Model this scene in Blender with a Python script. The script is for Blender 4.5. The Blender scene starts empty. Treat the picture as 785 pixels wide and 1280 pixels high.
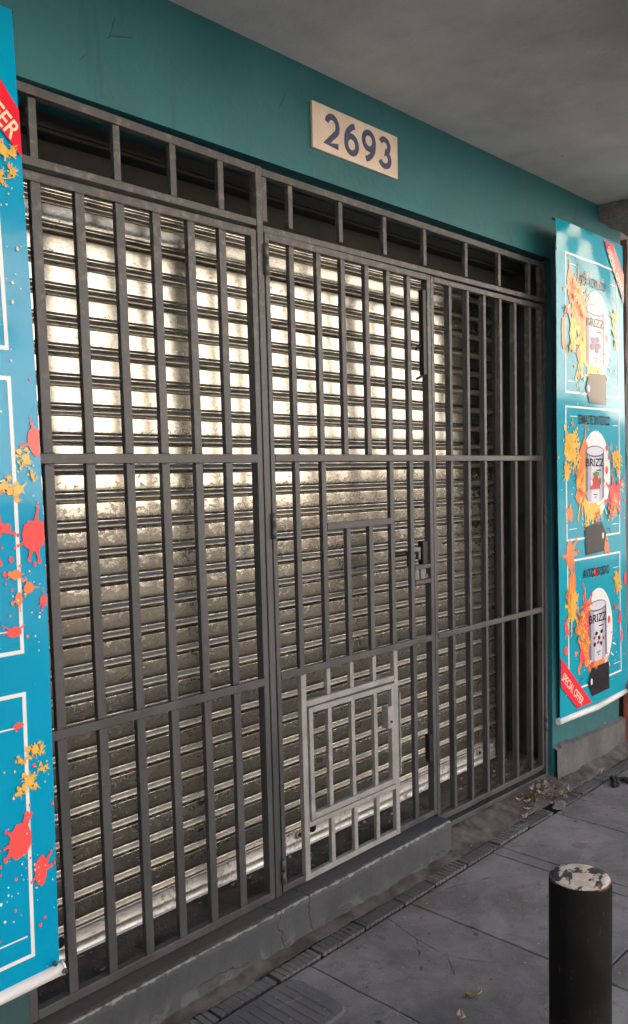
import bpy, bmesh, math, random
from mathutils import Vector, Matrix, noise as mnoise
random.seed(7)
sc = bpy.context.scene
COL = sc.collection
R = math.radians

# ------------------------------------------------------------------ camera
cam_d = bpy.data.cameras.new('camera'); cam = bpy.data.objects.new('camera', cam_d); COL.objects.link(cam)
fwd = Vector((0.731672, 0.67723, -0.077564)); rgt = Vector((0.677794, -0.734897, -0.022838)); upv = Vector((0.072468, 0.035862, 0.996726))
m = Matrix.Identity(4)
for i in range(3):
    m[i][0] = rgt[i]; m[i][1] = upv[i]; m[i][2] = -fwd[i]
m[2][3] = 1.75
cam.matrix_world = m
cam_d.sensor_fit = 'HORIZONTAL'; cam_d.sensor_width = 36.0
cam_d.lens = 1069.2 / 785 * 36
cam_d.shift_x = -26.73 / 785; cam_d.shift_y = 38.47 / 785
cam_d.clip_start = 0.05; cam_d.clip_end = 500
sc.camera = cam

# ------------------------------------------------------------------ light
SUN_EL, SUN_AZ = 42.0, 20.0            # azimuth from +Y (behind the building) towards +X
world = bpy.data.worlds.new('World'); sc.world = world; world.use_nodes = True
wn = world.node_tree; wn.nodes.clear()
wo = wn.nodes.new('ShaderNodeOutputWorld'); wb = wn.nodes.new('ShaderNodeBackground'); ws = wn.nodes.new('ShaderNodeTexSky')
ws.sky_type = 'NISHITA'; ws.sun_disc = False; ws.sun_elevation = R(SUN_EL); ws.sun_rotation = R(SUN_AZ)
ws.air_density = 0.65; ws.dust_density = 7.0; ws.ozone_density = 0.4
wb.inputs['Strength'].default_value = 0.115
wn.links.new(ws.outputs[0], wb.inputs[0]); wn.links.new(wb.outputs[0], wo.inputs[0])
sd = bpy.data.lights.new('sun', 'SUN'); sd.energy = 5.0; sd.angle = R(0.5); sd.color = (1.0, 0.96, 0.90)
sun = bpy.data.objects.new('sun', sd); COL.objects.link(sun)
sdir = Vector((math.sin(R(SUN_AZ)) * math.cos(R(SUN_EL)), math.cos(R(SUN_AZ)) * math.cos(R(SUN_EL)), math.sin(R(SUN_EL))))
sun.rotation_euler = sdir.to_track_quat('Z', 'Y').to_euler(); sun.location = (0, 0, 30)
vs = sc.view_settings
vs.view_transform = 'Standard'; vs.look = 'None'; vs.gamma = 1.0; vs.use_curve_mapping = False
vs.exposure = 2.05
sc.cycles.max_bounces = 8; sc.cycles.diffuse_bounces = 4; sc.cycles.glossy_bounces = 4

# ------------------------------------------------------------------ materials
class N:
    def __init__(s, name):
        s.m = bpy.data.materials.new(name); s.m.use_nodes = True
        s.t = s.m.node_tree; s.t.nodes.clear()
        s.out = s.t.nodes.new('ShaderNodeOutputMaterial'); s.b = s.t.nodes.new('ShaderNodeBsdfPrincipled')
        s.t.links.new(s.b.outputs[0], s.out.inputs[0])
        s.geo = s.t.nodes.new('ShaderNodeNewGeometry'); s.pos = s.geo.outputs['Position']
    def node(s, ty, **kw):
        n = s.t.nodes.new(ty)
        for k, v in kw.items(): setattr(n, k, v)
        return n
    def put(s, sock, v):
        if isinstance(v, bpy.types.NodeSocket): s.t.links.new(v, sock)
        elif isinstance(v, (tuple, list)) and len(v) == 3 and sock.type == 'RGBA': sock.default_value = (*v, 1)
        else: sock.default_value = v
    def vec(s, sx=1, sy=1, sz=1, off=(0, 0, 0)):
        n = s.node('ShaderNodeMapping'); s.t.links.new(s.pos, n.inputs[0]); n.inputs['Scale'].default_value = (sx, sy, sz); n.inputs['Location'].default_value = off
        return n.outputs[0]
    def noise(s, scale, detail=4, rough=.55, vec=None, dist=0):
        n = s.node('ShaderNodeTexNoise'); s.t.links.new(vec or s.pos, n.inputs['Vector'])
        n.inputs['Scale'].default_value = scale; n.inputs['Detail'].default_value = detail; n.inputs['Roughness'].default_value = rough; n.inputs['Distortion'].default_value = dist
        return n.outputs['Fac']
    def voro(s, scale, feat='F1', out='Distance', vec=None):
        n = s.node('ShaderNodeTexVoronoi', feature=feat); s.t.links.new(vec or s.pos, n.inputs['Vector']); n.inputs['Scale'].default_value = scale
        return n.outputs[out]
    def ramp(s, f, a, b, ca=0.0, cb=1.0):
        n = s.node('ShaderNodeMapRange'); n.interpolation_type = 'SMOOTHSTEP'; s.put(n.inputs[0], f)
        n.inputs[1].default_value = a; n.inputs[2].default_value = b; n.inputs[3].default_value = ca; n.inputs[4].default_value = cb
        return n.outputs[0]
    def math(s, op, a, b=0.0, c=0.0):
        n = s.node('ShaderNodeMath', operation=op); s.put(n.inputs[0], a); s.put(n.inputs[1], b); s.put(n.inputs[2], c); return n.outputs[0]
    def mix(s, f, a, b, mode='MIX'):
        n = s.node('ShaderNodeMix', data_type='RGBA', blend_type=mode); s.put(n.inputs[0], f); s.put(n.inputs[6], a); s.put(n.inputs[7], b); return n.outputs[2]
    def xyz(s):
        n = s.node('ShaderNodeSeparateXYZ'); s.t.links.new(s.pos, n.inputs[0]); return n.outputs
    def attr(s, nm):
        n = s.node('ShaderNodeAttribute', attribute_name=nm); return n.outputs['Fac']
    def bump(s, h, strength=.3, dist=.01):
        n = s.node('ShaderNodeBump'); s.put(n.inputs['Height'], h); n.inputs['Strength'].default_value = strength; n.inputs['Distance'].default_value = dist
        s.t.links.new(n.outputs[0], s.b.inputs['Normal'])
    def fin(s, base=None, rough=None, metal=None, **kw):
        if base is not None: s.put(s.b.inputs['Base Color'], base)
        if rough is not None: s.put(s.b.inputs['Roughness'], rough)
        if metal is not None: s.put(s.b.inputs['Metallic'], metal)
        for k, v in kw.items(): s.put(s.b.inputs[k], v)
        return s.m

def plain(name, c, rough=.5, metal=0, var=.12, scale=12, bump=0):
    n = N(name); f = n.ramp(n.noise(scale, 5), .3, .7)
    col = n.mix(f, tuple(x * (1 - var) for x in c), tuple(min(1, x * (1 + var)) for x in c))
    if bump: n.bump(n.noise(scale * 6, 4), bump, .004)
    return n.fin(col, rough, metal)

def mat_teal():
    n = N('teal_wall_paint'); x = n.xyz(); z = x[2]
    f = n.noise(2.2, 6, .6); g = n.noise(55, 5, .65); pt = n.noise(6, 5, .6, None, .6)
    col = n.mix(n.ramp(f, .3, .7), (.010, .108, .128), (.016, .138, .160))
    col = n.mix(n.ramp(pt, .5, .75, 0, .4), col, (.025, .148, .152))
    st = n.ramp(n.noise(5, 5, .6, n.vec(4, 4, .5)), .58, .76)
    col = n.mix(n.math('MULTIPLY', st, .4), col, (.008, .052, .058))
    # hairline cracks and old drill holes
    cr = n.node('ShaderNodeTexVoronoi', feature='DISTANCE_TO_EDGE'); n.t.links.new(n.vec(1, 1, 1), cr.inputs['Vector']); cr.inputs['Scale'].default_value = 1.7
    ck = n.math('MULTIPLY', n.ramp(n.math('ADD', cr.outputs[0], n.math('MULTIPLY', n.noise(9, 4), .03)), .0165, .0145), n.ramp(n.noise(1.7, 2), .52, .56))
    hole = n.math('MULTIPLY', n.ramp(n.voro(6.5), .045, .03), n.ramp(n.noise(3.7, 2), .5, .55))
    mk = n.math('MAXIMUM', n.math('MULTIPLY', ck, .6), n.math('MULTIPLY', hole, .8))
    col = n.mix(mk, col, (.008, .02, .022))
    chip = n.ramp(n.noise(34, 3, .5), .69, .72)
    low = n.ramp(z, .75, .3, .04, 1)
    col = n.mix(n.math('MULTIPLY', chip, low), col, (.05, .055, .055))
    grime = n.math('MULTIPLY', n.ramp(z, .6, .3), n.math('MULTIPLY', n.ramp(n.noise(9, 5), .2, .5), n.ramp(x[0], 2.5, 1.5, .25, 1)))
    col = n.mix(n.math('MULTIPLY', grime, .7), col, (.03, .042, .043))
    n.bump(n.math('SUBTRACT', n.math('ADD', n.math('MULTIPLY', g, .55), n.noise(9, 4)), mk), .45, .006)
    return n.fin(col, n.ramp(f, .3, .7, .45, .65))
def mat_soffit():
    n = N('soffit_concrete')
    f = n.noise(1.7, 7, .62); g = n.noise(60, 6, .7)
    col = n.mix(n.ramp(f, .3, .72), (.56, .553, .545), (.78, .772, .76))
    col = n.mix(n.ramp(n.noise(6, 5, .6, n.vec(1, .4, 1), 1.2), .58, .75, 0, .35), col, (.44, .425, .405))
    col = n.mix(n.ramp(g, .62, .75, 0, .3), col, (.12, .11, .1))
    sp = n.ramp(n.voro(5.0), .035, .02)
    col = n.mix(n.math('MULTIPLY', sp, .6), col, (.08, .075, .07))
    n.bump(n.math('ADD', n.math('MULTIPLY', g, .25), f), .5, .02)
    return n.fin(col, .92)
def mat_gate():
    n = N('grey_gate_paint'); z = n.xyz()[2]
    f = n.noise(9, 6, .6, n.vec(1, 1, .25)); g = n.noise(160, 4, .6)
    col = n.mix(n.ramp(f, .3, .7), (.045, .047, .051), (.071, .072, .077))
    dust = n.math('MULTIPLY', n.ramp(n.noise(30, 5, .65), .48, .7), n.ramp(z, 1.6, 2.7, .06, .4))
    col = n.mix(dust, col, (.30, .25, .20))
    near = None
    for zz in (.185, 1.005, 1.82, 2.615, 2.645):
        q = n.ramp(n.math('ABSOLUTE', n.math('SUBTRACT', z, zz)), .06, .015, .0, .10); near = q if near is None else n.math('MAXIMUM', near, q)
    rust = n.ramp(n.math('ADD', n.noise(48, 5, .7), near), .67, .73)
    col = n.mix(n.math('MULTIPLY', rust, .7), col, (.10, .048, .024))
    scr = n.ramp(n.noise(70, 4, .7, n.vec(1, 1, .2, (2, 5, 1))), .68, .73)
    col = n.mix(n.math('MULTIPLY', scr, .5), col, (.19, .185, .18))
    n.bump(g, .10, .002)
    return n.fin(col, n.ramp(f, .3, .7, .38, .55))
def mat_primer():
    n = N('pale_grey_primer'); f = n.noise(14, 6, .6); g = n.noise(140, 4)
    col = n.mix(n.ramp(f, .3, .7), (.225, .222, .22), (.30, .296, .292))
    col = n.mix(n.ramp(n.noise(38, 5, .7), .57, .70, 0, .65), col, (.15, .105, .085))
    n.bump(g, .2, .002)
    return n.fin(col, .6)
def mat_zinc():
    n = N('galvanised_steel'); x = n.xyz()
    t = n.attr('slat_t'); rnd = n.attr('slat_r')
    sp = n.noise(48, 5, .62, n.vec(.8, 1, 1.2), .6); big = n.noise(2.6, 4, .6); streak = n.noise(6, 5, .65, n.vec(1, 1, .15))
    thr = n.math('ADD', sp, n.math('MULTIPLY', n.math('SUBTRACT', big, .5), .20))
    fine = n.noise(150, 4, .7, n.vec(.9, 1, 1.1))
    thr = n.math('ADD', thr, n.math('MULTIPLY', n.math('SUBTRACT', fine, .5), .55))
    thr = n.math('ADD', thr, n.math('MULTIPLY', n.math('SUBTRACT', streak, .5), .24))
    thr = n.math('ADD', thr, n.math('MULTIPLY', n.math('SUBTRACT', rnd, .5), .06))
    inb = n.math('MULTIPLY', n.ramp(t, .10, .62), n.ramp(t, .72, .66))
    thr = n.math('ADD', thr, n.math('MULTIPLY', inb, .10))
    thr = n.math('ADD', thr, n.ramp(x[2], 2.3, 1.1, -.12, .19))  # extra dirt lower down paints in the shutter's dim lower half
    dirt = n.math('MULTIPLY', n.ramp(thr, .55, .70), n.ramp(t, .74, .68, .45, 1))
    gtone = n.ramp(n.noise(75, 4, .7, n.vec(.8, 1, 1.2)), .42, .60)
    col = n.mix(n.math('MULTIPLY', dirt, n.ramp(x[2], 2.1, 1.2, .58, .72)), n.mix(gtone, (.49, .466, .41), (.36, .345, .305)), (.08, .074, .064))  # dirt tint deepens downward, painting in the dimmer lower reflection
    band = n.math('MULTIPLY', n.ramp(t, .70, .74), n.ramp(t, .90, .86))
    col = n.mix(n.math('MULTIPLY', band, n.ramp(n.math('ADD', n.noise(30, 5, .7, n.vec(.25, 1, 1)), n.ramp(x[2], 2.2, .9, -.1, .2)), .3, .6, .15, .55)), col, (.20, .18, .15))  # dull bands; their darkening downward is painted dimness too
    tan = n.ramp(n.noise(2.3, 4, .6), .5, .72, 0, .5)
    col = n.mix(tan, col, n.mix(1.0, col, (1, .92, .80), 'MULTIPLY'))
    rough = n.math('ADD', n.math('MAXIMUM', n.ramp(dirt, 0, 1, .18, .34), n.ramp(t, .70, .76, 0, .40)), n.math('MULTIPLY', n.math('SUBTRACT', big, .5), .10))
    n.bump(n.math('ADD', n.noise(5, 2), n.math('MULTIPLY', sp, .03)), .05, .006)
    return n.fin(col, rough, n.ramp(dirt, 0, 1, 1.0, .85))
def mat_rail_zinc():
    n = N('bright_galvanised_rail'); sp = n.noise(60, 5, .7); big = n.noise(5, 5, .6)
    col = n.mix(n.ramp(n.math('ADD', sp, n.math('MULTIPLY', n.math('SUBTRACT', big, .5), .5)), .5, .68), (.52, .525, .525), (.20, .195, .19))
    n.bump(n.noise(14, 4), .2, .005)
    return n.fin(col, n.ramp(big, .3, .7, .36, .55), .9)
def mat_step():
    n = N('painted_step'); x = n.xyz()
    f = n.noise(5, 6, .6); g = n.noise(70, 5, .65)
    col = n.mix(n.ramp(f, .3, .7), (.038, .043, .050), (.062, .068, .078))
    top = n.ramp(x[2], .158, .163)
    back = n.math('MULTIPLY', top, n.ramp(n.math('ADD', x[0], n.math('MULTIPLY', n.math('SUBTRACT', f, .5), 1.2)), 2.9, 1.9))
    col = n.mix(n.math('MULTIPLY', back, .85), col, (.085, .074, .068))
    # chipped arris
    e = n.math('ABSOLUTE', n.math('SUBTRACT', x[1], 2.224)); ez = n.math('ABSOLUTE', n.math('SUBTRACT', x[2], .163))
    d = n.math('ADD', e, ez); d = n.math('ADD', d, n.math('MULTIPLY', n.math('SUBTRACT', n.noise(26, 5, .7), .5), .04))
    col = n.mix(n.ramp(d, .010, .004), col, (.24, .24, .235))
    # flaking band low on the face
    fl = n.math('MULTIPLY', n.ramp(n.noise(13, 5, .65, None, .8), .5, .6), n.ramp(x[2], .085, .03))
    col = n.mix(n.math('MULTIPLY', fl, .6), col, (.13, .125, .12))
    # two cracks
    ck = None
    for x0, w in ((2.06, .004), (2.205, .007)):
        dx = n.math('ADD', n.math('SUBTRACT', x[0], x0), n.math('MULTIPLY', n.math('SUBTRACT', n.noise(11, 4, .6, n.vec(.3, 1, 1)), .5), .13))
        c = n.ramp(n.math('ABSOLUTE', dx), w, w * .35)
        ck = c if ck is None else n.math('MAXIMUM', ck, c)
    hz = n.math('ADD', n.math('SUBTRACT', x[2], .045), n.math('MULTIPLY', n.math('SUBTRACT', n.noise(7, 4), .5), .16))
    hc = n.math('MULTIPLY', n.ramp(n.math('ABSOLUTE', hz), .004, .001), n.ramp(n.noise(3.1, 3), .5, .56))
    ck = n.math('MAXIMUM', ck, n.math('MULTIPLY', hc, .8))
    col = n.mix(ck, col, (.03, .03, .03))
    n.bump(n.math('SUBTRACT', n.math('ADD', n.math('MULTIPLY', g, .35), f), n.math('MULTIPLY', ck, 1.6)), .5, .008)
    return n.fin(col, .72)
def mat_pavement(name='pavement_concrete', c0=(.140, .138, .136), c1=(.295, .289, .282), tone=True):
    n = N(name)
    f = n.noise(2.6, 7, .66, None, .4); g = n.noise(160, 5, .75); h = n.noise(15, 7, .68, None, .5)
    col = n.mix(n.ramp(f, .32, .68), c0, c1)
    if tone:
        col = n.mix(n.math('MULTIPLY', n.attr('tone'), .55), col, n.mix(1.0, col, (.66, .65, .64), 'MULTIPLY'))
    col = n.mix(n.ramp(h, .53, .70, 0, .55), col, (.07, .068, .066))
    col = n.mix(n.ramp(n.noise(4.3, 6, .65, n.vec(1, 1, 1, (3, 8, 0)), .5), .56, .68, 0, .5), col, (.135, .105, .085))
    col = n.mix(n.ramp(n.noise(3.4, 6, .7, n.vec(1, 2.2, 1, (13, 2, 0)), .8), .60, .66, 0, .45), col, (.27, .268, .265))
    col = n.mix(n.ramp(g, .60, .72, 0, .5), col, (.05, .05, .05))
    col = n.mix(n.ramp(g, .40, .30, 0, .35), col, (.32, .315, .31))
    col = n.mix(n.ramp(n.math('ADD', n.voro(7), n.math('MULTIPLY', n.noise(30, 3), .06)), .12, .085, 0, .8), col, (.038, .036, .036))
    col = n.mix(n.ramp(n.voro(19, vec=n.vec(1, 1, 1, (.3, .1, 0))), .10, .06, 0, .7), col, (.40, .39, .38))
    cr = n.node('ShaderNodeTexVoronoi', feature='DISTANCE_TO_EDGE'); n.t.links.new(n.vec(1, 1, .2, (.35, .6, 0)), cr.inputs['Vector']); cr.inputs['Scale'].default_value = 1.35
    ck = n.math('MULTIPLY', n.ramp(n.math('ADD', cr.outputs[0], n.math('MULTIPLY', n.noise(12, 5), .05)), .0285, .0255), n.ramp(n.noise(1.1, 2, .5, n.vec(1, 1, 1, (5, 1, 0))), .53, .57))
    col = n.mix(n.math('MULTIPLY', ck, .4), col, (.04, .04, .04))
    n.bump(n.math('SUBTRACT', n.math('ADD', n.math('MULTIPLY', g, .35), n.math('MULTIPLY', h, .8)), ck), .8, .009)
    return n.fin(col, n.ramp(f, .3, .7, .6, .85))
def mat_plinth():
    n = N('grey_cement_plinth'); f = n.noise(5, 7, .65); g = n.noise(60, 5, .7)
    col = n.mix(n.ramp(f, .3, .7), (.078, .080, .080), (.135, .136, .134))
    col = n.mix(n.ramp(n.noise(8, 5, .7, n.vec(2.5, 2.5, .4)), .6, .68, 0, .7), col, (.05, .047, .045))
    n.bump(n.math('ADD', n.math('MULTIPLY', g, .5), f), .7, .015)
    return n.fin(col, .9)
def mat_dirt():
    n = N('dirty_floor'); f = n.noise(6, 7, .65); g = n.noise(70, 6, .7)
    col = n.mix(n.ramp(f, .3, .7), (.03, .026, .023), (.12, .1, .085))
    col = n.mix(n.ramp(n.noise(3, 3), .45, .65, 0, .55), col, (.17, .145, .125))
    col = n.mix(n.ramp(n.voro(38), .10, .05, 0, .8), col, (.32, .30, .28))
    n.bump(n.math('ADD', g, f), .8, .015)
    return n.fin(col, .92)
def mat_bollard():
    n = N('black_bollard_paint'); x = n.xyz(); f = n.noise(9, 6, .6, n.vec(1, 1, .35)); g = n.noise(120, 4)
    col = n.mix(n.ramp(f, .3, .75), (.006, .006, .006), (.016, .015, .015))
    sc_ = n.math('MAXIMUM', n.ramp(n.noise(60, 5, .7, n.vec(1.2, 1.2, .5)), .62, .70), n.ramp(n.noise(24, 6, .7, n.vec(1, 1, .22)), .62, .68))
    col = n.mix(n.math('MULTIPLY', sc_, .6), col, (.07, .055, .04))
    rim = n.math('MULTIPLY', n.ramp(x[2], .636, .644), n.ramp(n.noise(26, 4), .42, .55))
    col = n.mix(rim, col, (.30, .16, .09))
    n.bump(g, .15, .003)
    return n.fin(col, n.ramp(f, .3, .7, .55, .75), **{'Specular IOR Level': .12})
def mat_bollard_top():
    n = N('worn_bollard_top'); x = n.xyz()
    f = n.noise(15, 6, .62, n.vec(.7, 1.1, 1, (.4, .1, 0)), .5)
    r2 = n.math('ADD', n.math('POWER', n.math('SUBTRACT', x[0], 2.10), 2), n.math('POWER', n.math('SUBTRACT', x[1], 1.06), 2))
    bias = n.math('ADD', f, n.math('MULTIPLY', n.math('SUBTRACT', x[1], 1.06), -1.0))
    m = n.ramp(bias, .45, .485)
    cream = n.mix(n.ramp(n.noise(40, 4), .35, .65), (.62, .49, .37), (.74, .62, .50))
    col = n.mix(m, (.035, .035, .036), cream)
    edge = n.math('MULTIPLY', n.ramp(r2, .0058, .0066), n.ramp(n.noise(30, 4), .4, .52))
    col = n.mix(edge, col, (.40, .22, .13))
    n.bump(m, .3, .002)
    return n.fin(col, .6)
def mat_plate():
    n = N('cream_plate_enamel'); f = n.noise(8, 6, .65); g = n.noise(90, 4, .7)
    col = n.mix(n.ramp(f, .3, .7), (.64, .52, .42), (.74, .62, .52))
    col = n.mix(n.ramp(n.noise(16, 5, .7, n.vec(1, 1, .3)), .58, .72, 0, .4), col, (.40, .29, .22))
    col = n.mix(n.ramp(g, .66, .72, 0, .6), col, (.25, .17, .12))
    n.bump(f, .2, .004)
    return n.fin(col, .5)
def vinyl(name, c, rough=.085):
    n = N(name); f = n.noise(3, 3)
    n.bump(n.noise(5, 3), .05, .01)
    return n.fin(n.mix(n.ramp(f, .3, .7), tuple(x * .96 for x in c), tuple(min(1, x * 1.03) for x in c)), rough, **{'Specular IOR Level': .36})

M = dict(
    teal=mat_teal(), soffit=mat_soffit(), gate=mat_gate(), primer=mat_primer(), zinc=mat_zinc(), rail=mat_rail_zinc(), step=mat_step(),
    pave=mat_pavement(), plinth=mat_plinth(), dirt=mat_dirt(), bollard=mat_bollard(), btop=mat_bollard_top(),
    edging=mat_pavement('edging_brick', (.105, .10, .096), (.175, .168, .162)),
    cover=mat_pavement('cover_concrete', (.11, .108, .108), (.17, .168, .166), False),
    joint=plain('joint_dirt', (.035, .032, .03), .95, 0, .4, 30, .5),
    fillet=plain('dirty_mortar', (.085, .075, .066), .95, 0, .45, 14, .6),
    asphalt=plain('asphalt', (.15, .142, .13), .9, 0, .2, 20, .4),
    dark=plain('dark_recess', (.012, .0115, .011), .9, 0, .3, 8),
    guide=plain('dark_guide_steel', (.035, .034, .034), .55, .3, .3, 10),
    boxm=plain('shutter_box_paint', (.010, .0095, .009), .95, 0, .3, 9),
    black=plain('black_steel', (.012, .012, .012), .45, .2, .3, 20),
    steel=plain('worn_lock_steel', (.16, .155, .15), .45, .6, .25, 60),
    plate=mat_plate(),
    navy=plain('navy_numeral_paint', (.055, .070, .14), .5, 0, .1, 20),
    facade_a=plain('cream_facade', (.78, .72, .64), .9, 0, .06, .8), facade_b=plain('pale_facade', (.77, .73, .67), .9, 0, .06, .7),
    facade_c=plain('ochre_facade', (.76, .69, .58), .9, 0, .06, .9),
    cutoff_band=plain('dark_cutoff_paint', (.07, .06, .055), .8, 0, .2, 3),
    glass=plain('dark_window_glass', (.02, .022, .025), .15), frame=plain('white_window_frame', (.7, .7, .68), .6),
    upper=plain('upper_wall_plaster', (.45, .42, .38), .9, 0, .1, 1.5, .2),
    neigh=plain('brown_neighbour_plaster', (.16, .135, .115), .9, 0, .22, 3.5, .5),
    neigh2=plain('pale_stained_plaster', (.40, .42, .36), .9, 0, .2, 14, .4),
    redpaint=plain('faded_red_paint', (.36, .11, .08), .8, 0, .25, 10, .3),
    leaf_a=plain('tan_dry_leaf', (.42, .33, .22), .8, 0, .25, 60), leaf_b=plain('brown_dry_leaf', (.17, .11, .07), .85, 0, .3, 60),
    leaf_d=plain('grey_scrap', (.20, .185, .17), .85, 0, .3, 50), leaf_c=plain('pale_paper_scrap', (.50, .47, .43), .8, 0, .15, 60), leaf_y=plain('yellow_dry_leaf', (.50, .34, .12), .7, 0, .25, 50),
    stone=plain('broken_cement', (.20, .185, .17), .95, 0, .2, 40, .5), rag=plain('black_rag', (.018, .017, .018), .8, 0, .3, 40, .4),
    v_blue=vinyl('blue_vinyl', (.0, .32, .55)), v_teal=vinyl('turquoise_vinyl', (.001, .33, .46)), v_white=vinyl('white_print', (.80, .82, .82)),
    v_red=vinyl('coral_print', (.90, .105, .10)), v_rib=vinyl('red_ribbon_print', (.80, .025, .05)), v_yel=vinyl('yellow_print', (.88, .52, .09)),
    v_ora=vinyl('orange_print', (.88, .24, .08)), v_blk=vinyl('black_print', (.018, .015, .017)), v_gry=vinyl('grey_can_print', (.42, .42, .52)),
    v_dgry=vinyl('dark_can_print', (.16, .15, .22)), v_lgry=vinyl('pale_can_print', (.66, .66, .74)), v_grn=vinyl('green_print', (.06, .26, .06)),
    v_pur=vinyl('purple_print', (.15, .09, .20)), v_crm=vinyl('cream_print', (.85, .70, .50)), v_str=vinyl('strawberry_print', (.55, .04, .05)),
    v_back=vinyl('banner_backing', (.45, .46, .47), .5), pipe=vinyl('white_pipe', (.80, .79, .78), .35),
)

# ------------------------------------------------------------------ object helpers
LOC = {}
def link(o, parent=None):
    COL.objects.link(o)
    if parent is not None: o.parent = parent
    return o
def thing(name, label, cat, loc=(0, 0, 0), group=None):
    o = bpy.data.objects.new(name, None); o.empty_display_size = .1; COL.objects.link(o); o.location = loc
    LOC[o.name] = Vector(loc); tag(o, label, cat, group); return o
def tag(o, label, cat, group=None):
    o['label'] = label; o['category'] = cat
    if group: o['group'] = group
    return o
def obj(name, bm, mat, parent=None, smooth=False, origin=None):
    """bm in world coordinates; becomes one mesh object (local to its parent's base or to origin)"""
    base = Vector((0, 0, 0))
    if parent is not None:
        base = LOC[parent.name]
    elif origin is not None: base = Vector(origin)
    if base.length > 0: bmesh.ops.translate(bm, verts=bm.verts, vec=-base)
    me = bpy.data.meshes.new(name); bm.to_mesh(me); bm.free()
    for x in (mat if isinstance(mat, (list, tuple)) else [mat]): me.materials.append(x)
    if smooth:
        for p in me.polygons: p.use_smooth = True
    o = bpy.data.objects.new(name, me); link(o, parent)
    if parent is None: o.location = base
    LOC[o.name] = base
    return o
def struct(name, bm, mat, kind='structure', **kw):
    o = obj(name, bm, mat, **kw); o['kind'] = kind; return o
def box(bm, x0, x1, y0, y1, z0, z1, bev=0, mi=0, z0b=None, z1b=None):
    """axis box; z0b/z1b give the heights at the x1 end"""
    z0b = z0 if z0b is None else z0b; z1b = z1 if z1b is None else z1b
    P = [(x0, y0, z0), (x1, y0, z0b), (x1, y1, z0b), (x0, y1, z0), (x0, y0, z1), (x1, y0, z1b), (x1, y1, z1b), (x0, y1, z1)]
    v = [bm.verts.new(p) for p in P]
    fs = [bm.faces.new([v[i] for i in q]) for q in ((3, 2, 1, 0), (4, 5, 6, 7), (0, 1, 5, 4), (1, 2, 6, 5), (2, 3, 7, 6), (3, 0, 4, 7))]
    for f in fs: f.material_index = mi
    if bev:
        es = {e for f in fs for e in f.edges}
        r = bmesh.ops.bevel(bm, geom=list(es), offset=bev, segments=2, affect='EDGES', profile=.5)
        for f in r['faces']: f.material_index = mi
    return v
def cyl(bm, p0, p1, r0, r1=None, n=24, cap=True, mi=0):
    r1 = r0 if r1 is None else r1
    p0 = Vector(p0); p1 = Vector(p1); d = (p1 - p0).normalized()
    a = d.orthogonal().normalized(); b = d.cross(a)
    A = [bm.verts.new(p0 + (a * math.cos(2 * math.pi * i / n) + b * math.sin(2 * math.pi * i / n)) * r0) for i in range(n)]
    B = [bm.verts.new(p1 + (a * math.cos(2 * math.pi * i / n) + b * math.sin(2 * math.pi * i / n)) * r1) for i in range(n)]
    for i in range(n):
        f = bm.faces.new((A[i], A[(i + 1) % n], B[(i + 1) % n], B[i])); f.material_index = mi; f.smooth = True
    if cap:
        bm.faces.new(A[::-1]).material_index = mi; bm.faces.new(B).material_index = mi
def tube(bm, pts, r, n=8):
    for a, b in zip(pts, pts[1:]): cyl(bm, a, b, r, n=n)
def rough_up(bm, amp, sc_=8, axis=None, seed=0):
    for v in bm.verts:
        d = mnoise.noise_vector(v.co * sc_ + Vector((seed, seed * 2, 0))) * amp
        if axis == 'z': v.co.z += d.z
        else: v.co += d
def subdiv(bm, L, iters=6):
    for _ in range(iters):
        es = [e for e in bm.edges if e.calc_length() > L]
        if not es: break
        bmesh.ops.subdivide_edges(bm, edges=es, cuts=1, use_grid_fill=True)
def grid(bm, xs, ys, fz, mi=0):
    V = [[bm.verts.new((x, y, fz(x, y))) for x in xs] for y in ys]
    for j in range(len(ys) - 1):
        for i in range(len(xs) - 1):
            f = bm.faces.new((V[j][i], V[j][i + 1], V[j + 1][i + 1], V[j + 1][i])); f.material_index = mi
def lin(a, b, n): return [a + (b - a) * i / (n - 1) for i in range(n)]
def B(): return bmesh.new()

# ------------------------------------------------------------------ ground
bm = B(); grid(bm, lin(-120, 160, 3), lin(-120, 120, 3), lambda x, y: -.14); struct('ground', bm, M['asphalt'])
bm = B(); box(bm, -40, 70, -7.4, .30, -.139, -.125); struct('road', bm, M['asphalt'])
bm = B(); box(bm, -40, 70, .30, .42, -.14, 0, .012); struct('kerb', bm, M['stone'])
bm = B(); box(bm, -40, 70, -10.8, -7.4, -.14, .0, .01); struct('far_pavement', bm, M['asphalt'])
bm = B(); box(bm, -40, 70, .42, 2.5, -.14, -.012); struct('pavement_bed', bm, M['joint'])
# slabs
bm = B(); tl = bm.faces.layers.float.new('tone')
xs = [-6 + .6 * i for i in range(13)] + [1.475, 2.075, 2.67, 3.28, 3.36, 3.88, 4.5] + [5.1 + .6 * i for i in range(20)]
xs = [x for x in xs if x < 1.3] + [1.475, 2.075, 2.67, 3.28, 3.36, 3.88, 4.5] + [5.1 + .6 * i for i in range(20)]
ys = [.42, .68, 1.28, 2.098]
for i in range(len(xs) - 1):
    for j in range(3):
        g = .0035; dz = random.uniform(-.0025, .0015); tn = random.random()
        n0 = len(bm.faces)
        x0, x1 = xs[i] + g * random.uniform(.5, 1.3), xs[i + 1] - g * random.uniform(.5, 1.3)
        v = box(bm, x0, x1, ys[j] + g, ys[j + 1] - g, -.05, dz, .004, z1b=dz + random.uniform(-.002, .002))
        bm.faces.ensure_lookup_table()
        for f in bm.faces[n0:]: f[tl] = tn
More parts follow.
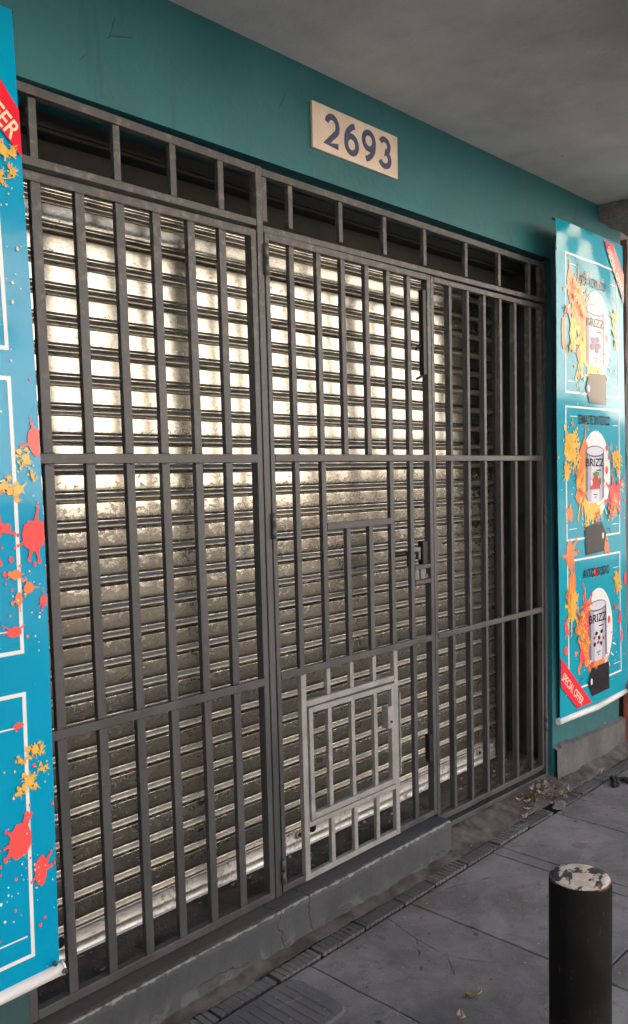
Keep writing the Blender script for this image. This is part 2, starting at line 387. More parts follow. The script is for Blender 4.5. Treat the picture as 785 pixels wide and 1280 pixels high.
big = [e for e in bm.edges if e.calc_length() > .06 and 1.3 < e.verts[0].co.x < 5.2 and e.verts[0].co.y > .5]
for _ in range(4):
    big = [e for e in bm.edges if e.calc_length() > .05 and 1.3 < e.verts[0].co.x < 5.2 and e.verts[0].co.y > .5]
    if big: bmesh.ops.subdivide_edges(bm, edges=big, cuts=1, use_grid_fill=True)
for v in bm.verts:
    if 1.3 < v.co.x < 5.2 and v.co.y > .5:
        q = v.co * 1.0; d = mnoise.noise_vector(Vector((q.x * 23, q.y * 23, 3))); d2 = mnoise.noise_vector(Vector((q.x * 60, q.y * 60, 9)))
        v.co.x += .0028 * d.x + .0012 * d2.x; v.co.y += .0028 * d.y + .0012 * d2.y; v.co.z += .0016 * mnoise.noise(Vector((q.x * 4, q.y * 4, 0)))
struct('pavement', bm, M['pave'])
# ridged edging strip against the step (broken here and there)
bm = B(); tl = bm.faces.layers.float.new('tone'); x = .2
while x < 4.75:
    w = random.choice((.21, .24, .26)); tn = random.random()
    if 3.74 < x < 3.9: x += .1; continue
    tilt = random.uniform(-.004, .005); y0 = 2.105 + random.uniform(-.003, .004); y1 = 2.170; zb = .003 + random.uniform(-.003, .003)
    n0 = len(bm.faces); k = x + .003
    while k < x + w - .012:
        box(bm, k, min(k + .019, x + w - .003), y0, y1, -.02, zb + tilt * (k - x) / w + random.uniform(0, .002), .0015)
        box(bm, k + .0192, min(k + .026, x + w - .003), y0 + .003, y1 - .002, -.02, zb - .0008)
        k += .026
    bm.faces.ensure_lookup_table()
    for f in bm.faces[n0:]: f[tl] = tn
    x += w + random.uniform(.002, .01)
struct('edging_strip', bm, M['edging'])
# cement fillet between strip and the walls
bm = B()
def fil(x, y):
    t = (y - 2.165) / .16; h = (.012 + .03 * t) if x < 3.1 else (.012 + (.05 + .02 * min(1, x - 3.1)) * t)
    return h + .012 * mnoise.noise(Vector((x * 7, y * 9, 1))) + .006 * mnoise.noise(Vector((x * 25, y * 25, 4)))
grid(bm, lin(.2, 5.1, 246), lin(2.162, 2.335, 16), fil)
struct('mortar_fillet', bm, M['fillet'], smooth=True)

# ------------------------------------------------------------------ building
YW = 2.28
bld = thing('shop_building', 'teal painted shop front under a grey concrete overhang', 'building', (1.5, 2.5, 0))
bm = B()
box(bm, -9, 1.115, YW, 2.58, .0, 3.262)
box(bm, 1.115, 4.192, YW, 2.58, 2.868, 3.262)
box(bm, 4.192, 5.035, YW, 2.58, .0, 3.262)
bmesh.ops.remove_doubles(bm, verts=bm.verts, dist=.0005)
obj('wall', bm, M['teal'], bld)
bm = B()   # overhanging upper floor
box(bm, -9, 5.4, 1.04, 12, 3.262, 3.45); box(bm, -9, 5.4, 1.04, 1.145, 3.14, 3.2618); obj('overhang', bm, M['soffit'], bld)
bm = B(); box(bm, -9, 5.04, 1.10, 12, 3.451, 7.2); obj('upper_storey', bm, M['upper'], bld)
bm = B()   # corbel under the slab at the far end
P = [(4.755, 2.279, 3.166), (5.38, 2.279, 3.17), (5.38, 1.70, 3.205), (4.775, 1.70, 3.195)]
lo = [bm.verts.new(p) for p in P]; hi = [bm.verts.new((p[0] - (.02 if i in (0, 3) else 0), p[1], 3.261)) for i, p in enumerate(P)]
bm.faces.new(lo[::-1]); bm.faces.new(hi)
for i in range(4): bm.faces.new((lo[i], lo[(i + 1) % 4], hi[(i + 1) % 4], hi[i]))
subdiv(bm, .05); rough_up(bm, .012, 11); obj('corbel', bm, M['stone'], bld)
bm = B()   # plinth with a ragged upper edge
xs_ = lin(4.196, 5.06, 60)
top_ = [.226 + .012 * (x < 4.36) * (x > 4.24) - .018 * max(0, min(1, (x - 4.35) / .5)) + .007 * mnoise.noise(Vector((x * 11, 0, 0))) + .005 * mnoise.noise(Vector((x * 40, 0, 3))) for x in xs_]
F_ = [bm.verts.new((x, 2.247, -.02)) for x in xs_]; T_ = [bm.verts.new((x, 2.254, t - .012)) for x, t in zip(xs_, top_)]; Q_ = [bm.verts.new((x, 2.2785, t)) for x, t in zip(xs_, top_)]
for i in range(59):
    bm.faces.new((F_[i], F_[i + 1], T_[i + 1], T_[i])); bm.faces.new((T_[i], T_[i + 1], Q_[i + 1], Q_[i]))
subdiv(bm, .04, 3)
for v in bm.verts:
    if v.co.y < 2.27: v.co.y += .003 * mnoise.noise(v.co * 14)
box(bm, 5.036, 5.07, 2.25, 2.5, -.02, .2, .004)
obj('plinth', bm, M['plinth'], bld)
bm = B()   # recess behind the gate
box(bm, 1.0, 1.113, 2.581, 2.9, 0, 3.26); box(bm, 4.105, 4.3, 2.581, 2.9, 0, 3.26); box(bm, 1.0, 4.3, 2.9, 2.95, 0, 3.26); box(bm, 1.0, 4.3, 2.581, 2.9, 3.0, 3.2)
obj('recess', bm, M['dark'], bld)
bm = B(); box(bm, 4.176, 4.191, 2.335, 2.58, .16, 2.866); obj('jamb', bm, M['guide'], bld)
bm = B(); box(bm, 1.116, 1.125, 2.335, 2.58, .16, 2.866); obj('jamb', bm, M['guide'], bld)
bm = B()
grid(bm, lin(1.116, 4.19, 130), lin(2.228, 2.9, 30), lambda x, y: (.158 if y > 2.31 or x > 3.13 else .1535) + (.006 * mnoise.noise(Vector((x * 8, y * 8, 2))) + .004 * mnoise.noise(Vector((x * 30, y * 30, 2)))) * (1 if y > 2.32 else 0) - (.2 if (y < 2.33 and x > 3.11) else 0))
obj('floor', bm, M['dirt'], bld, True)

# doorstep: a solid painted block in front of the two left sections
bm = B(); box(bm, -.6, 3.136, 2.222, 2.318, -.02, .165)
subdiv(bm, .03, 7)
for v in bm.verts:
    if v.co.y < 2.23 or v.co.z > .16 or v.co.x > 3.13:
        k = .003 * mnoise.noise(v.co * 6) + .0016 * mnoise.noise(v.co * 28)
        edge = (v.co.y < 2.2225 and v.co.z > .1645)
        v.co.y += k + (.004 + .004 * mnoise.noise(v.co * 18) if edge else 0) - (.010 * max(0, .03 - v.co.z) / .03 if v.co.y < 2.23 else 0)
        v.co.z += .5 * k - (.003 if edge else 0)
st = obj('doorstep', bm, M['step'], None, True, origin=(1.5, 2.27, 0)); tag(st, 'cracked slate-grey concrete step with a pale chipped edge under the barred gate', 'step')
for p in st.data.polygons: p.use_smooth = False

# ------------------------------------------------------------------ roller shutter
YS = 2.552
sh = thing('roller_shutter', 'galvanised corrugated roller shutter, closed behind the grey bars', 'shutter', (2.6, YS, .16))
prof = [(0, -.004), (.02, .0), (.04, .0044), (.052, .0058), (.064, .0063), (.078, .00645), (.095, .0065), (.2, .0066), (.34, .0067), (.48, .0067), (.595, .0066), (.61, .0064), (.625, .0058), (.645, .0042), (.67, .0022), (.70, .0016),
        (.73, .0024), (.78, .0055), (.83, .0085), (.88, .0108), (.91, .0112), (.935, .0098), (.95, .006), (.962, .001), (.975, -.005), (1.0, -.006)]
bm = B(); lt = bm.verts.layers.float.new('slat_t'); lr = bm.verts.layers.float.new('slat_r')
pitch = .0955; z = .252; nx = 40; XS = lin(1.04, 4.065, nx); rs = random.Random(5)
k = 0
while z < 2.72:
    rv = rs.random(); tilt = rs.gauss(-.0004, .0008); bow = rs.gauss(0, .0012)
    rows = []
    for t, d in prof:
        row = []
        for x in XS:
            w = .0016 * mnoise.noise(Vector((x * 1.7, k * 3.1, 0))) + bow * math.sin((x - 1) * 1.05)
            v = bm.verts.new((x, YS - d - w - tilt * (.5 - t) * 2, z + (1 - t) * pitch)); v[lt] = t; v[lr] = rv
            row.append(v)
        rows.append(row)
    for a, b in zip(rows, rows[1:]):
        for i in range(nx - 1): bm.faces.new((b[i], b[i + 1], a[i + 1], a[i]))
    z += pitch; k += 1
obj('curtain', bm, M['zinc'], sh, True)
bm = B()
prof2 = [(.2535, .004), (.2515, .0075), (.249, .0085), (.246, .006), (.2435, .0035), (.2405, .004), (.205, .005), (.2025, .0065), (.1995, .006), (.172, .0065), (.168, .012), (.166, .014), (.1635, .013), (.163, -.01)]
rows = [[bm.verts.new((x, YS - d - .0012 * mnoise.noise(Vector((x * 3, zz * 9, 5))), zz)) for x in XS] for zz, d in prof2]
for a, b in zip(rows, rows[1:]):
    for i in range(nx - 1): bm.faces.new((b[i], b[i + 1], a[i + 1], a[i]))
br = obj('bottom_rail', bm, M['rail'], sh, True)
for lx, dark in ((1.358, 1), (2.474, 0), (2.558, 1), (3.859, 0)):
    bm = B(); cyl(bm, (lx, YS - .004, .231), (lx, YS - .016, .231), .017, n=20)
    cyl(bm, (lx, YS - .0155, .231), (lx, YS - .021, .231), .0085, n=14, mi=1)
    obj('lock', bm, [M['black'] if dark else M['rail'], M['black']], br)
for gx0, gx1 in ((4.03, 4.105), (1.03, 1.115)):
    bm = B(); box(bm, gx0, gx0 + .006, YS - .03, YS + .03, .16, 2.9); box(bm, gx0 + .0062, gx1, YS - .032, YS - .027, .16, 2.9, .001); box(bm, gx0 + .03, gx0 + .034, YS - .036, YS - .0325, .16, 2.9)
    obj('guide', bm, M['guide'], sh)
bm = B(); box(bm, 1.12, 4.17, 2.45, 2.57, 2.812, 2.99, .004); box(bm, 1.12, 4.17, 2.440, 2.4495, 2.822, 2.832); box(bm, 1.12, 4.17, 2.51, 2.525, 2.688, 2.811)  # thin near-black sheet below the box stands in for shade above the curtain
obj('shutter_box_dark_gap', bm, M['boxm'], sh)

# ------------------------------------------------------------------ security gate
YG = 2.30
gate = thing('security_gate', 'dark grey barred steel gate across the shop entrance, in three sections', 'gate', (2.65, 2.32, .165))
def bar_mesh(name, w, d, L, mat):
    bm = B(); box(bm, -w / 2, w / 2, 0, d, 0, L, .0022)
    for v in bm.verts: v.co.x += .0006 * mnoise.noise(Vector((0, 0, v.co.z * 3 + L)))
    me = bpy.data.meshes.new(name); bm.to_mesh(me); bm.free(); me.materials.append(mat); return me
cache = {}
rb = random.Random(3)
def bar(parent, x, z0, z1, w=.03, d=.02, mat='gate', name='bar', y=YG + .003, wob=.0025):
    key = (name, round(w, 4), round(d, 4), round(z1 - z0, 3), mat)
    if key not in cache:
        cache[key] = bpy.data.objects.new(name, bar_mesh(name, w, d, z1 - z0, M[mat])); o = cache[key]
    else:
        o = cache[key].copy()
    link(o, parent); o.location = Vector((x + rb.uniform(-.001, .001), y + rb.uniform(-.0004, .0004), z0)) - LOC[parent.name]
    o.rotation_euler = (rb.uniform(-wob, wob) * .3, rb.uniform(-wob, wob) * .5, rb.uniform(-.02, .02))
    return o
def weld(bm, x, z, r=.005):
    for _ in range(3):
        mt = Matrix.Translation((x + random.uniform(-.013, .013), YG + .001, z + random.uniform(-.002, .002))) @ Matrix.Diagonal((1.6, .6, .8, 1))
        bmesh.ops.create_icosphere(bm, subdivisions=1, radius=r * random.uniform(.5, 1), matrix=mt)
# -- outer frame and transom
bm = B()
box(bm, 1.122, 2.112, YG, YG + .03, 2.841, 2.868, .002, z0b=2.825, z1b=2.852)
box(bm, 2.113, 2.142, YG - .001, YG + .035, .168, 2.852, .002)
box(bm, 2.143, 4.152, YG, YG + .03, 2.822, 2.848, .002, z0b=2.820, z1b=2.847)
box(bm, 1.122, 2.112, YG, YG + .03, 2.643, 2.668, .002, z0b=2.641, z1b=2.666)
box(bm, 2.143, 4.152, YG, YG + .03, 2.626, 2.650, .002, z0b=2.640, z1b=2.664)
box(bm, 4.153, 4.180, YG - .001, YG + .035, .055, 2.848, .002)
box(bm, 3.14, 4.152, YG - .006, YG + .028, .084, .108, .002, z0b=.066, z1b=.090)
box(bm, 2.1435, 2.158, YG + .012, YG + .024, .2, 2.62, .001)
fr = obj('frame', bm, M['gate'], gate)
for x in (1.273, 1.547, 1.756, 1.957): bar(fr, x, 2.6675, 2.832, .025, .02, name='transom_bar', wob=.001)
for x in (2.156, 2.288, 2.562, 2.834, 3.111, 3.433, 3.722, 4.010, 4.121): bar(fr, x, 2.6655, 2.8205, .023, .02, name='transom_bar', wob=.001)
# -- left fixed section
PX = [1.272, 1.410, 1.549, 1.684, 1.822, 1.955]
bm = B()
box(bm, 1.124, 1.151, YG, YG + .03, .17, 2.628, .002); box(bm, 2.083, 2.108, YG, YG + .035, .17, 2.628, .002)
box(bm, 1.1515, 2.0825, YG, YG + .025, 2.601, 2.628, .002); box(bm, 1.1515, 2.0825, YG, YG + .03, .170, .199, .002)
box(bm, 1.1515, 2.0825, YG - .002, YG + .02, 1.805, 1.835, .002); box(bm, 1.1515, 2.0825, YG - .002, YG + .02, .988, 1.017, .002)
for x in PX:
    for zz in (2.600, 1.836, 1.804, 1.018, .987, .2): weld(bm, x, zz)
lp = obj('fixed_panel', bm, M['gate'], gate)
for x in PX:
    for a, b in ((.1985, .9885), (1.0165, 1.8055), (1.8345, 2.6015)): bar(lp, x, a, b, .031, .02)
# -- middle door
D = dict(d1=2.286, d2=2.430, d3=2.569, d4=2.712, d5=2.853, d6=2.990)
bm = B()
box(bm, 2.1495, 2.170, YG, YG + .032, .175, 2.628, .002); box(bm, 3.118, 3.143, YG, YG + .034, .175, 2.628, .002)
box(bm, 2.1705, 3.1175, YG, YG + .025, 2.602, 2.628, .002)
box(bm, 2.1705, 3.1175, YG - .002, YG + .02, 1.808, 1.836, .002); box(bm, 2.1705, 3.1175, YG - .002, YG + .02, .993, 1.020, .002)
box(bm, 2.1705, 2.2725, YG, YG + .028, .175, .201, .002); box(bm, 2.8665, 3.1175, YG, YG + .028, .175, .199, .002)
box(bm, 2.4435, 2.8395, YG, YG + .02, 1.540, 1.567, .002)
for zz in (1.328, 1.260): box(bm, 3.0025, 3.1175, YG, YG + .02, zz, zz + .018, .002)
for kx in D.values():
    for zz in (2.601, 1.837, .992, 1.021): weld(bm, kx, zz, .004)
door = obj('door', bm, M['gate'], gate)
for kx in D.values(): bar(door, kx, 1.8355, 2.6025, .0255, .02)
for q in ('d1', 'd2', 'd5', 'd6'): bar(door, D[q], 1.0195, 1.8085, .0255, .02)
for q in ('d3', 'd4'): bar(door, D[q], 1.0195, 1.5405, .0255, .02)
bar(door, D['d6'] + .004, .1985, .9935, .0255, .02)
bm = B()   # pale unpainted surround of the hatch
box(bm, 2.273, 2.301, YG, YG + .022, .172, .9925, .002); box(bm, 2.8395, 2.866, YG, YG + .022, .172, .9925, .002)
box(bm, 2.3015, 2.839, YG, YG + .02, .861, .885, .002); box(bm, 2.3015, 2.839, YG, YG + .02, .381, .402, .002)
box(bm, 2.3015, 2.839, YG, YG + .022, .173, .197, .002)
for q in ('d2', 'd3', 'd4'):
    box(bm, D[q] - .011, D[q] + .011, YG + .002, YG + .02, .8855, .9925, .002); box(bm, D[q] - .004, D[q] + .018, YG + .002, YG + .02, .1975, .3805, .002)
box(bm, 2.868, 2.874, YG - .006, YG + .022, .440, .802, .001)
obj('hatch_surround', bm, M['primer'], door)
bm = B()   # small hatch with its own bars and lock box
box(bm, 2.309, 2.331, YG - .004, YG + .018, .408, .856, .002); box(bm, 2.814, 2.835, YG - .004, YG + .018, .408, .853, .002)
box(bm, 2.3315, 2.8135, YG - .004, YG + .018, .834, .856, .002, z0b=.831, z1b=.853); box(bm, 2.3315, 2.8135, YG - .004, YG + .018, .408, .432, .002)
for q in ('d2', 'd3', 'd4'): box(bm, D[q] - .011, D[q] + .011, YG, YG + .018, .4325, .8335, .002)
box(bm, 2.786, 2.812, YG - .007, YG + .03, .66, .757, .003)
cyl(bm, (2.806, YG - .008, .69), (2.806, YG - .012, .69), .006, n=12, mi=1)
obj('hatch', bm, [M['primer'], M['black']], door)
bm = B()   # lock case, latch and handle
box(bm, 3.075, 3.112, YG + .010, YG + .04, 1.346, 1.45, .003); box(bm, 3.045, 3.0595, YG + .012, YG + .03, 1.37, 1.42, .002, mi=1)
box(bm, 3.005, 3.06, YG + .01, YG + .034, 1.405, 1.425, .004, mi=1)
box(bm, 3.02, 3.05, YG + .014, YG + .03, 1.279, 1.326, .002, mi=1); box(bm, 3.06, 3.1, YG + .014, YG + .03, 1.28, 1.326, .002, mi=1)
tube(bm, [(2.90, YG + .035, 1.402), (3.04, YG + .035, 1.402)], .011, 10)
box(bm, 3.004, 3.03, YG + .02, YG + .05, 1.34, 1.40, .003); box(bm, 3.095, 3.112, YG + .012, YG + .034, 1.28, 1.30, .002, mi=1)
obj('lock', bm, [M['black'], M['steel']], door)
def hinge(x, z0, z1, parent):
    bm = B(); cyl(bm, (x, YG - .006, z0), (x, YG - .006, (z0 + z1) / 2 - .001), .009, n=14); cyl(bm, (x, YG - .006, (z0 + z1) / 2 + .001), (x, YG - .006, z1), .0085, n=14)
    obj('hinge', bm, M['gate'], parent)
for a, b in ((2.475, 2.585), (1.525, 1.62), (.215, .31)): hinge(2.146, a, b, door)
bm = B(); box(bm, 3.092, 3.1175, YG + .004, YG + .03, 2.19, 2.56, .002); tube(bm, [(3.055, YG + .02, 2.30), (3.105, YG + .016, 2.33)], .006, 8); tube(bm, [(3.06, YG + .02, 2.17), (3.105, YG + .016, 2.19)], .006, 8)
obj('latch', bm, M['black'], door)
bm = B(); box(bm, 3.093, 3.1175, YG + .004, YG + .03, .43, .56, .002); obj('stop_plate', bm, M['black'], door)
# -- right leaf
LX = [3.299, 3.443, 3.586, 3.728, 3.869, 4.015]
bm = B()
box(bm, 3.146, 3.168, YG, YG + .03, .13, 2.626, .002); box(bm, 4.120, 4.138, YG, YG + .03, .122, 2.626, .002)
box(bm, 3.1685, 4.1195, YG, YG + .028, 2.602, 2.626, .002)
box(bm, 3.1685, 4.1195, YG, YG + .03, .130, .156, .002, z0b=.117, z1b=.143)
box(bm, 3.1685, 4.1195, YG - .002, YG + .02, 1.808, 1.834, .002); box(bm, 3.1685, 4.1195, YG - .002, YG + .02, .992, 1.018, .002)
for x in LX:
    for zz in (1.835, 1.807, 1.019, .991): weld(bm, x, zz, .004)
leaf = obj('side_leaf', bm, M['gate'], gate)
for i, x in enumerate(LX):
    zb = .155 - .0022 * (i + 1)
    for a, b in ((zb, .9925), (1.0175, 1.8085), (1.8335, 2.6025)): bar(leaf, x, a, b, .0205, .03)
for a, b in ((2.35, 2.46), (1.46, 1.57), (.33, .43)): hinge(4.1455, a, b, leaf)
bm = B(); box(bm, 3.1685, 3.185, YG + .004, YG + .028, 1.36, 1.5, .002); box(bm, 3.175, 3.225, YG + .012, YG + .02, 1.385, 1.45, .002); obj('latch_plate', bm, M['gate'], leaf)

# ------------------------------------------------------------------ house number plate
pl = thing('house_number_plate', 'cream enamel plate with navy numerals 2693 above the gate', 'number plate', (2.63, YW, 3.057))
bm = B(); box(bm, 2.378, 2.884, YW - .012, YW - .0005, 2.973, 3.142, .0015); obj('plate', bm, M['plate'], pl)
def ribbon(pts, w, y, name, parent, mat):
    bm = B(); L = []
    for i, p in enumerate(pts):
        a = pts[max(0, i - 1)]; b = pts[min(len(pts) - 1, i + 1)]
        dx, dz = b[0] - a[0], b[1] - a[1]; l = math.hypot(dx, dz) or 1; nx_, nz_ = -dz / l, dx / l
        mw = w / 2
        if 0 < i < len(pts) - 1:
            d1 = Vector((p[0] - a[0], p[1] - a[1])).normalized(); d2 = Vector((b[0] - p[0], b[1] - p[1])).normalized()
            mw = w / 2 / max(.55, math.sqrt(max(0, (1 + d1.dot(d2)) / 2)))
        yy = y - .0008 * i / len(pts)
        L.append((bm.verts.new((p[0] + nx_ * mw, yy, p[1] + nz_ * mw)), bm.verts.new((p[0] - nx_ * mw, yy, p[1] - nz_ * mw))))
    for a, b in zip(L, L[1:]): bm.faces.new((a[0], b[0], b[1], a[1]))
    r = bmesh.ops.extrude_face_region(bm, geom=bm.faces[:])
    bmesh.ops.translate(bm, verts=[v for v in r['geom'] if isinstance(v, bmesh.types.BMVert)], vec=(0, .0012, 0))
    bmesh.ops.recalc_face_normals(bm, faces=bm.faces)
    obj(name, bm, mat, parent)
def arc(cx, cz, rx, rz, a0, a1, n=22): return [(cx + rx * math.cos(R(a0 + (a1 - a0) * i / n)), cz + rz * math.sin(R(a0 + (a1 - a0) * i / n))) for i in range(n + 1)]
def digit(ch, cx, z0, w, h):
    if ch == '2': pts = arc(0, .68, .46, .32, 165, -38, 20) + [(-.48, .02), (.5, .02)]
    if ch == '6': pts = [(.30, 1.0), (.02, .93)] + arc(.12, .42, .60, .46, 125, 180, 10) + arc(0, .30, .48, .30, 180, 540, 34)
    if ch == '9': pts = [(-.30, 0), (-.02, .07)] + arc(-.12, .58, .60, .46, -55, 0, 10) + arc(0, .70, .48, .30, 0, 360, 34)
    if ch == '3': pts = arc(-.02, .76, .42, .24, 155, -80, 20) + [(.0, .525)] + arc(-.02, .265, .48, .265, 85, -160, 24)
    return [(cx + p[0] * w, z0 + p[1] * h) for p in pts]
for ch, cx in zip('2693', (2.485, 2.596, 2.700, 2.800)):
    ribbon(digit(ch, cx, 3.005, .066, .105), .0225, YW - .0125, 'numeral', pl, M['navy'])

# ------------------------------------------------------------------ banners
def text_mesh(s):
    c = bpy.data.curves.new('t', 'FONT'); c.body = s; c.offset = .014; o = bpy.data.objects.new('t', c); COL.objects.link(o)
    bpy.context.view_layer.update()
    me = bpy.data.meshes.new_from_object(o.evaluated_get(bpy.context.evaluated_depsgraph_get()))
    V = [(v.co.x, v.co.y) for v in me.vertices]; F = [tuple(p.vertices) for p in me.polygons]
    bpy.data.objects.remove(o); bpy.data.curves.remove(c); bpy.data.meshes.remove(me)
    x0 = min(v[0] for v in V); x1 = max(v[0] for v in V); y0 = min(v[1] for v in V); y1 = max(v[1] for v in V)
    return [((v[0] - x0) / (x1 - x0) - .5, (v[1] - y0) / (y1 - y0) - .5) for v in V], F
def text_bold(s):
    return text_mesh(s)
class Art:
    """print on a banner: polygons in the banner's own (s, v) space laid on the sheet in thin layers"""
    def __init__(s, P, W, H, sheet): s.P, s.W, s.H, s.sheet, s.rng = P, W, H, sheet, random.Random(11); s.extra = []
    def emit(s, name, polys, mat, layer, label=None, meshes=()):
        bm = B(); polys = list(polys) + s.extra; s.extra = []; polys = s.clip(polys, .0015, s.W - .0015)
        for k, p in enumerate(polys):
            try: bm.faces.new([bm.verts.new((q[0], q[1], k * .000012)) for q in p])
            except ValueError: pass
        bmesh.ops.triangulate(bm, faces=bm.faces[:], ngon_method='EAR_CLIP')
        for _ in range(4):
            es = [e for e in bm.edges if e.calc_length() > .06]
            if not es: break
            bmesh.ops.subdivide_edges(bm, edges=es, cuts=1); bmesh.ops.triangulate(bm, faces=[f for f in bm.faces if len(f.verts) > 3])
        for V, F in meshes:
            vv = [bm.verts.new((a, b, 0)) for a, b in V]
            for f in F:
                try: bm.faces.new([vv[i] for i in f])
                except ValueError: pass
        for v in bm.verts: v.co = s.P(v.co.x, v.co.y, .0012 + layer * .0007 + v.co.z)
        bm.normal_update()
        flip = [f for f in bm.faces if f.normal.y > 0]
        if flip: bmesh.ops.reverse_faces(bm, faces=flip)
        o = obj(name, bm, mat, s.sheet)
        if label: o['label'] = label
        return o
    def multi(s, name, items, label=None):
        mats = []; bmA = B()
        for it in items:
            polys, mat, layer = it[:3]
            o = s.emit(name, polys, mat, layer, meshes=it[3] if len(it) > 3 else ())
            if mat not in mats: mats.append(mat)
            n0 = len(bmA.faces); bmA.from_mesh(o.data); bmA.faces.ensure_lookup_table()
            for f in bmA.faces[n0:]: f.material_index = mats.index(mat)
            me = o.data; bpy.data.objects.remove(o); bpy.data.meshes.remove(me)
        me = bpy.data.meshes.new(name); bmA.to_mesh(me); bmA.free()
        for m_ in mats: me.materials.append(m_)
        o = bpy.data.objects.new(name, me); link(o, s.sheet)
        if label: o['label'] = label
        return o
    def text(s, string, cu, cv, w, h, ang=0, bold=0):
        V, F = text_mesh(string); ca, sa = math.cos(R(ang)), math.sin(R(ang)); out = []
        offs = [(0, 0)] if not bold else [(0, 0)]
        return ([(cu + (x * w) * ca - (y * h) * sa, cv + (x * w) * sa + (y * h) * ca) for x, y in V], F)
    def blob(s, cu, cv, ru, rv, jag=.25, n=40, drips=3):
        g = s.rng; big = n > 28
        if big: n = 72
        ph = [g.uniform(0, 6.28) for _ in range(8)]; out = []
        for i in range(n):
            a = 2 * math.pi * i / n
            k = .84 * (1 + jag * (.34 * math.sin(2 * a + ph[0]) + .22 * math.sin(3 * a + ph[1]) + (.2 * math.sin(7 * a + ph[2]) + .16 * math.sin(11 * a + ph[3]) if big else 0)))
            out.append((cu + ru * k * math.cos(a), cv + rv * k * math.sin(a)))
        if big:
            for _ in range(drips + 2):
                a = g.uniform(0, 6.28); L = g.uniform(1.15, 1.7); w = g.uniform(.07, .15); ca, sa = math.cos(a), math.sin(a)
                P = []
                for q in range(9):      # tapering neck ...
                    t = .5 + (L - .5) * q / 8; P.append((t, w * (1.6 - 1.1 * q / 8)))
                pts = [(t, ww) for t, ww in P] + [(L + w * 1.3 * math.sin(x_), w * 1.3 * math.cos(x_)) for x_ in lin(.0, math.pi, 9)] + [(t, -ww) for t, ww in reversed(P)]   # ... with a round tip
                s.extra.append([(cu + ru * (t * ca - y * sa), cv + rv * (t * sa + y * ca)) for t, y in pts])
                if g.random() < .6:
                    t = L + g.uniform(.2, .5); r = g.uniform(.06, .13)
                    s.extra.append([(cu + ru * (t * ca + r * math.cos(R(36 * q))), cv + rv * (t * sa + r * math.sin(R(36 * q)))) for q in range(10)])
        return out
    def splat(s, cu, cv, r, n=7):
        g = s.rng; out = [s.blob(cu, cv, r * .62, r * .62, .3, 40, 4)]
        for _ in range(n):
            a = g.uniform(0, 6.28); d = r * g.uniform(.55, 1.25); q = r * g.uniform(.14, .4)
            out.append(s.blob(cu + d * math.cos(a), cv + d * math.sin(a), q, q * g.uniform(.8, 1.4), .3, 30, 2))
        return out
    def dots(s, cu, cv, spread, n, r0=.003, r1=.011, sv=None):
        out = []
        for _ in range(n):
            r = s.rng.uniform(r0, r1) * s.rng.uniform(.5, 1)
            out.append(s.blob(s.rng.gauss(cu, spread), s.rng.gauss(cv, sv or spread), r, r * s.rng.uniform(.9, 1.5), .15, 12, 0))
        return out
    def rect(s, u0, u1, v0, v1): return [(u0, v0), (u1, v0), (u1, v1), (u0, v1)]
    def bordr(s, u0, u1, v0, v1, w): return [s.rect(u0, u1, v1 - w, v1), s.rect(u0, u1, v0, v0 + w), s.rect(u0, u0 + w, v0 + w, v1 - w), s.rect(u1 - w, u1, v0 + w, v1 - w)]
    def ell(s, cu, cv, ru, rv, n=36, a0=0, a1=360): return [(cu + ru * math.cos(R(a0 + (a1 - a0) * i / n)), cv + rv * math.sin(R(a0 + (a1 - a0) * i / n))) for i in range(n if a1 - a0 == 360 else n + 1)]
    def clip(s, polys, u0, u1):
        out = []
        for p in polys:
            q = [(min(max(a, u0), u1), b) for a, b in p]
            if max(a for a, _ in q) - min(a for a, _ in q) > .001: out.append(q)
        return out

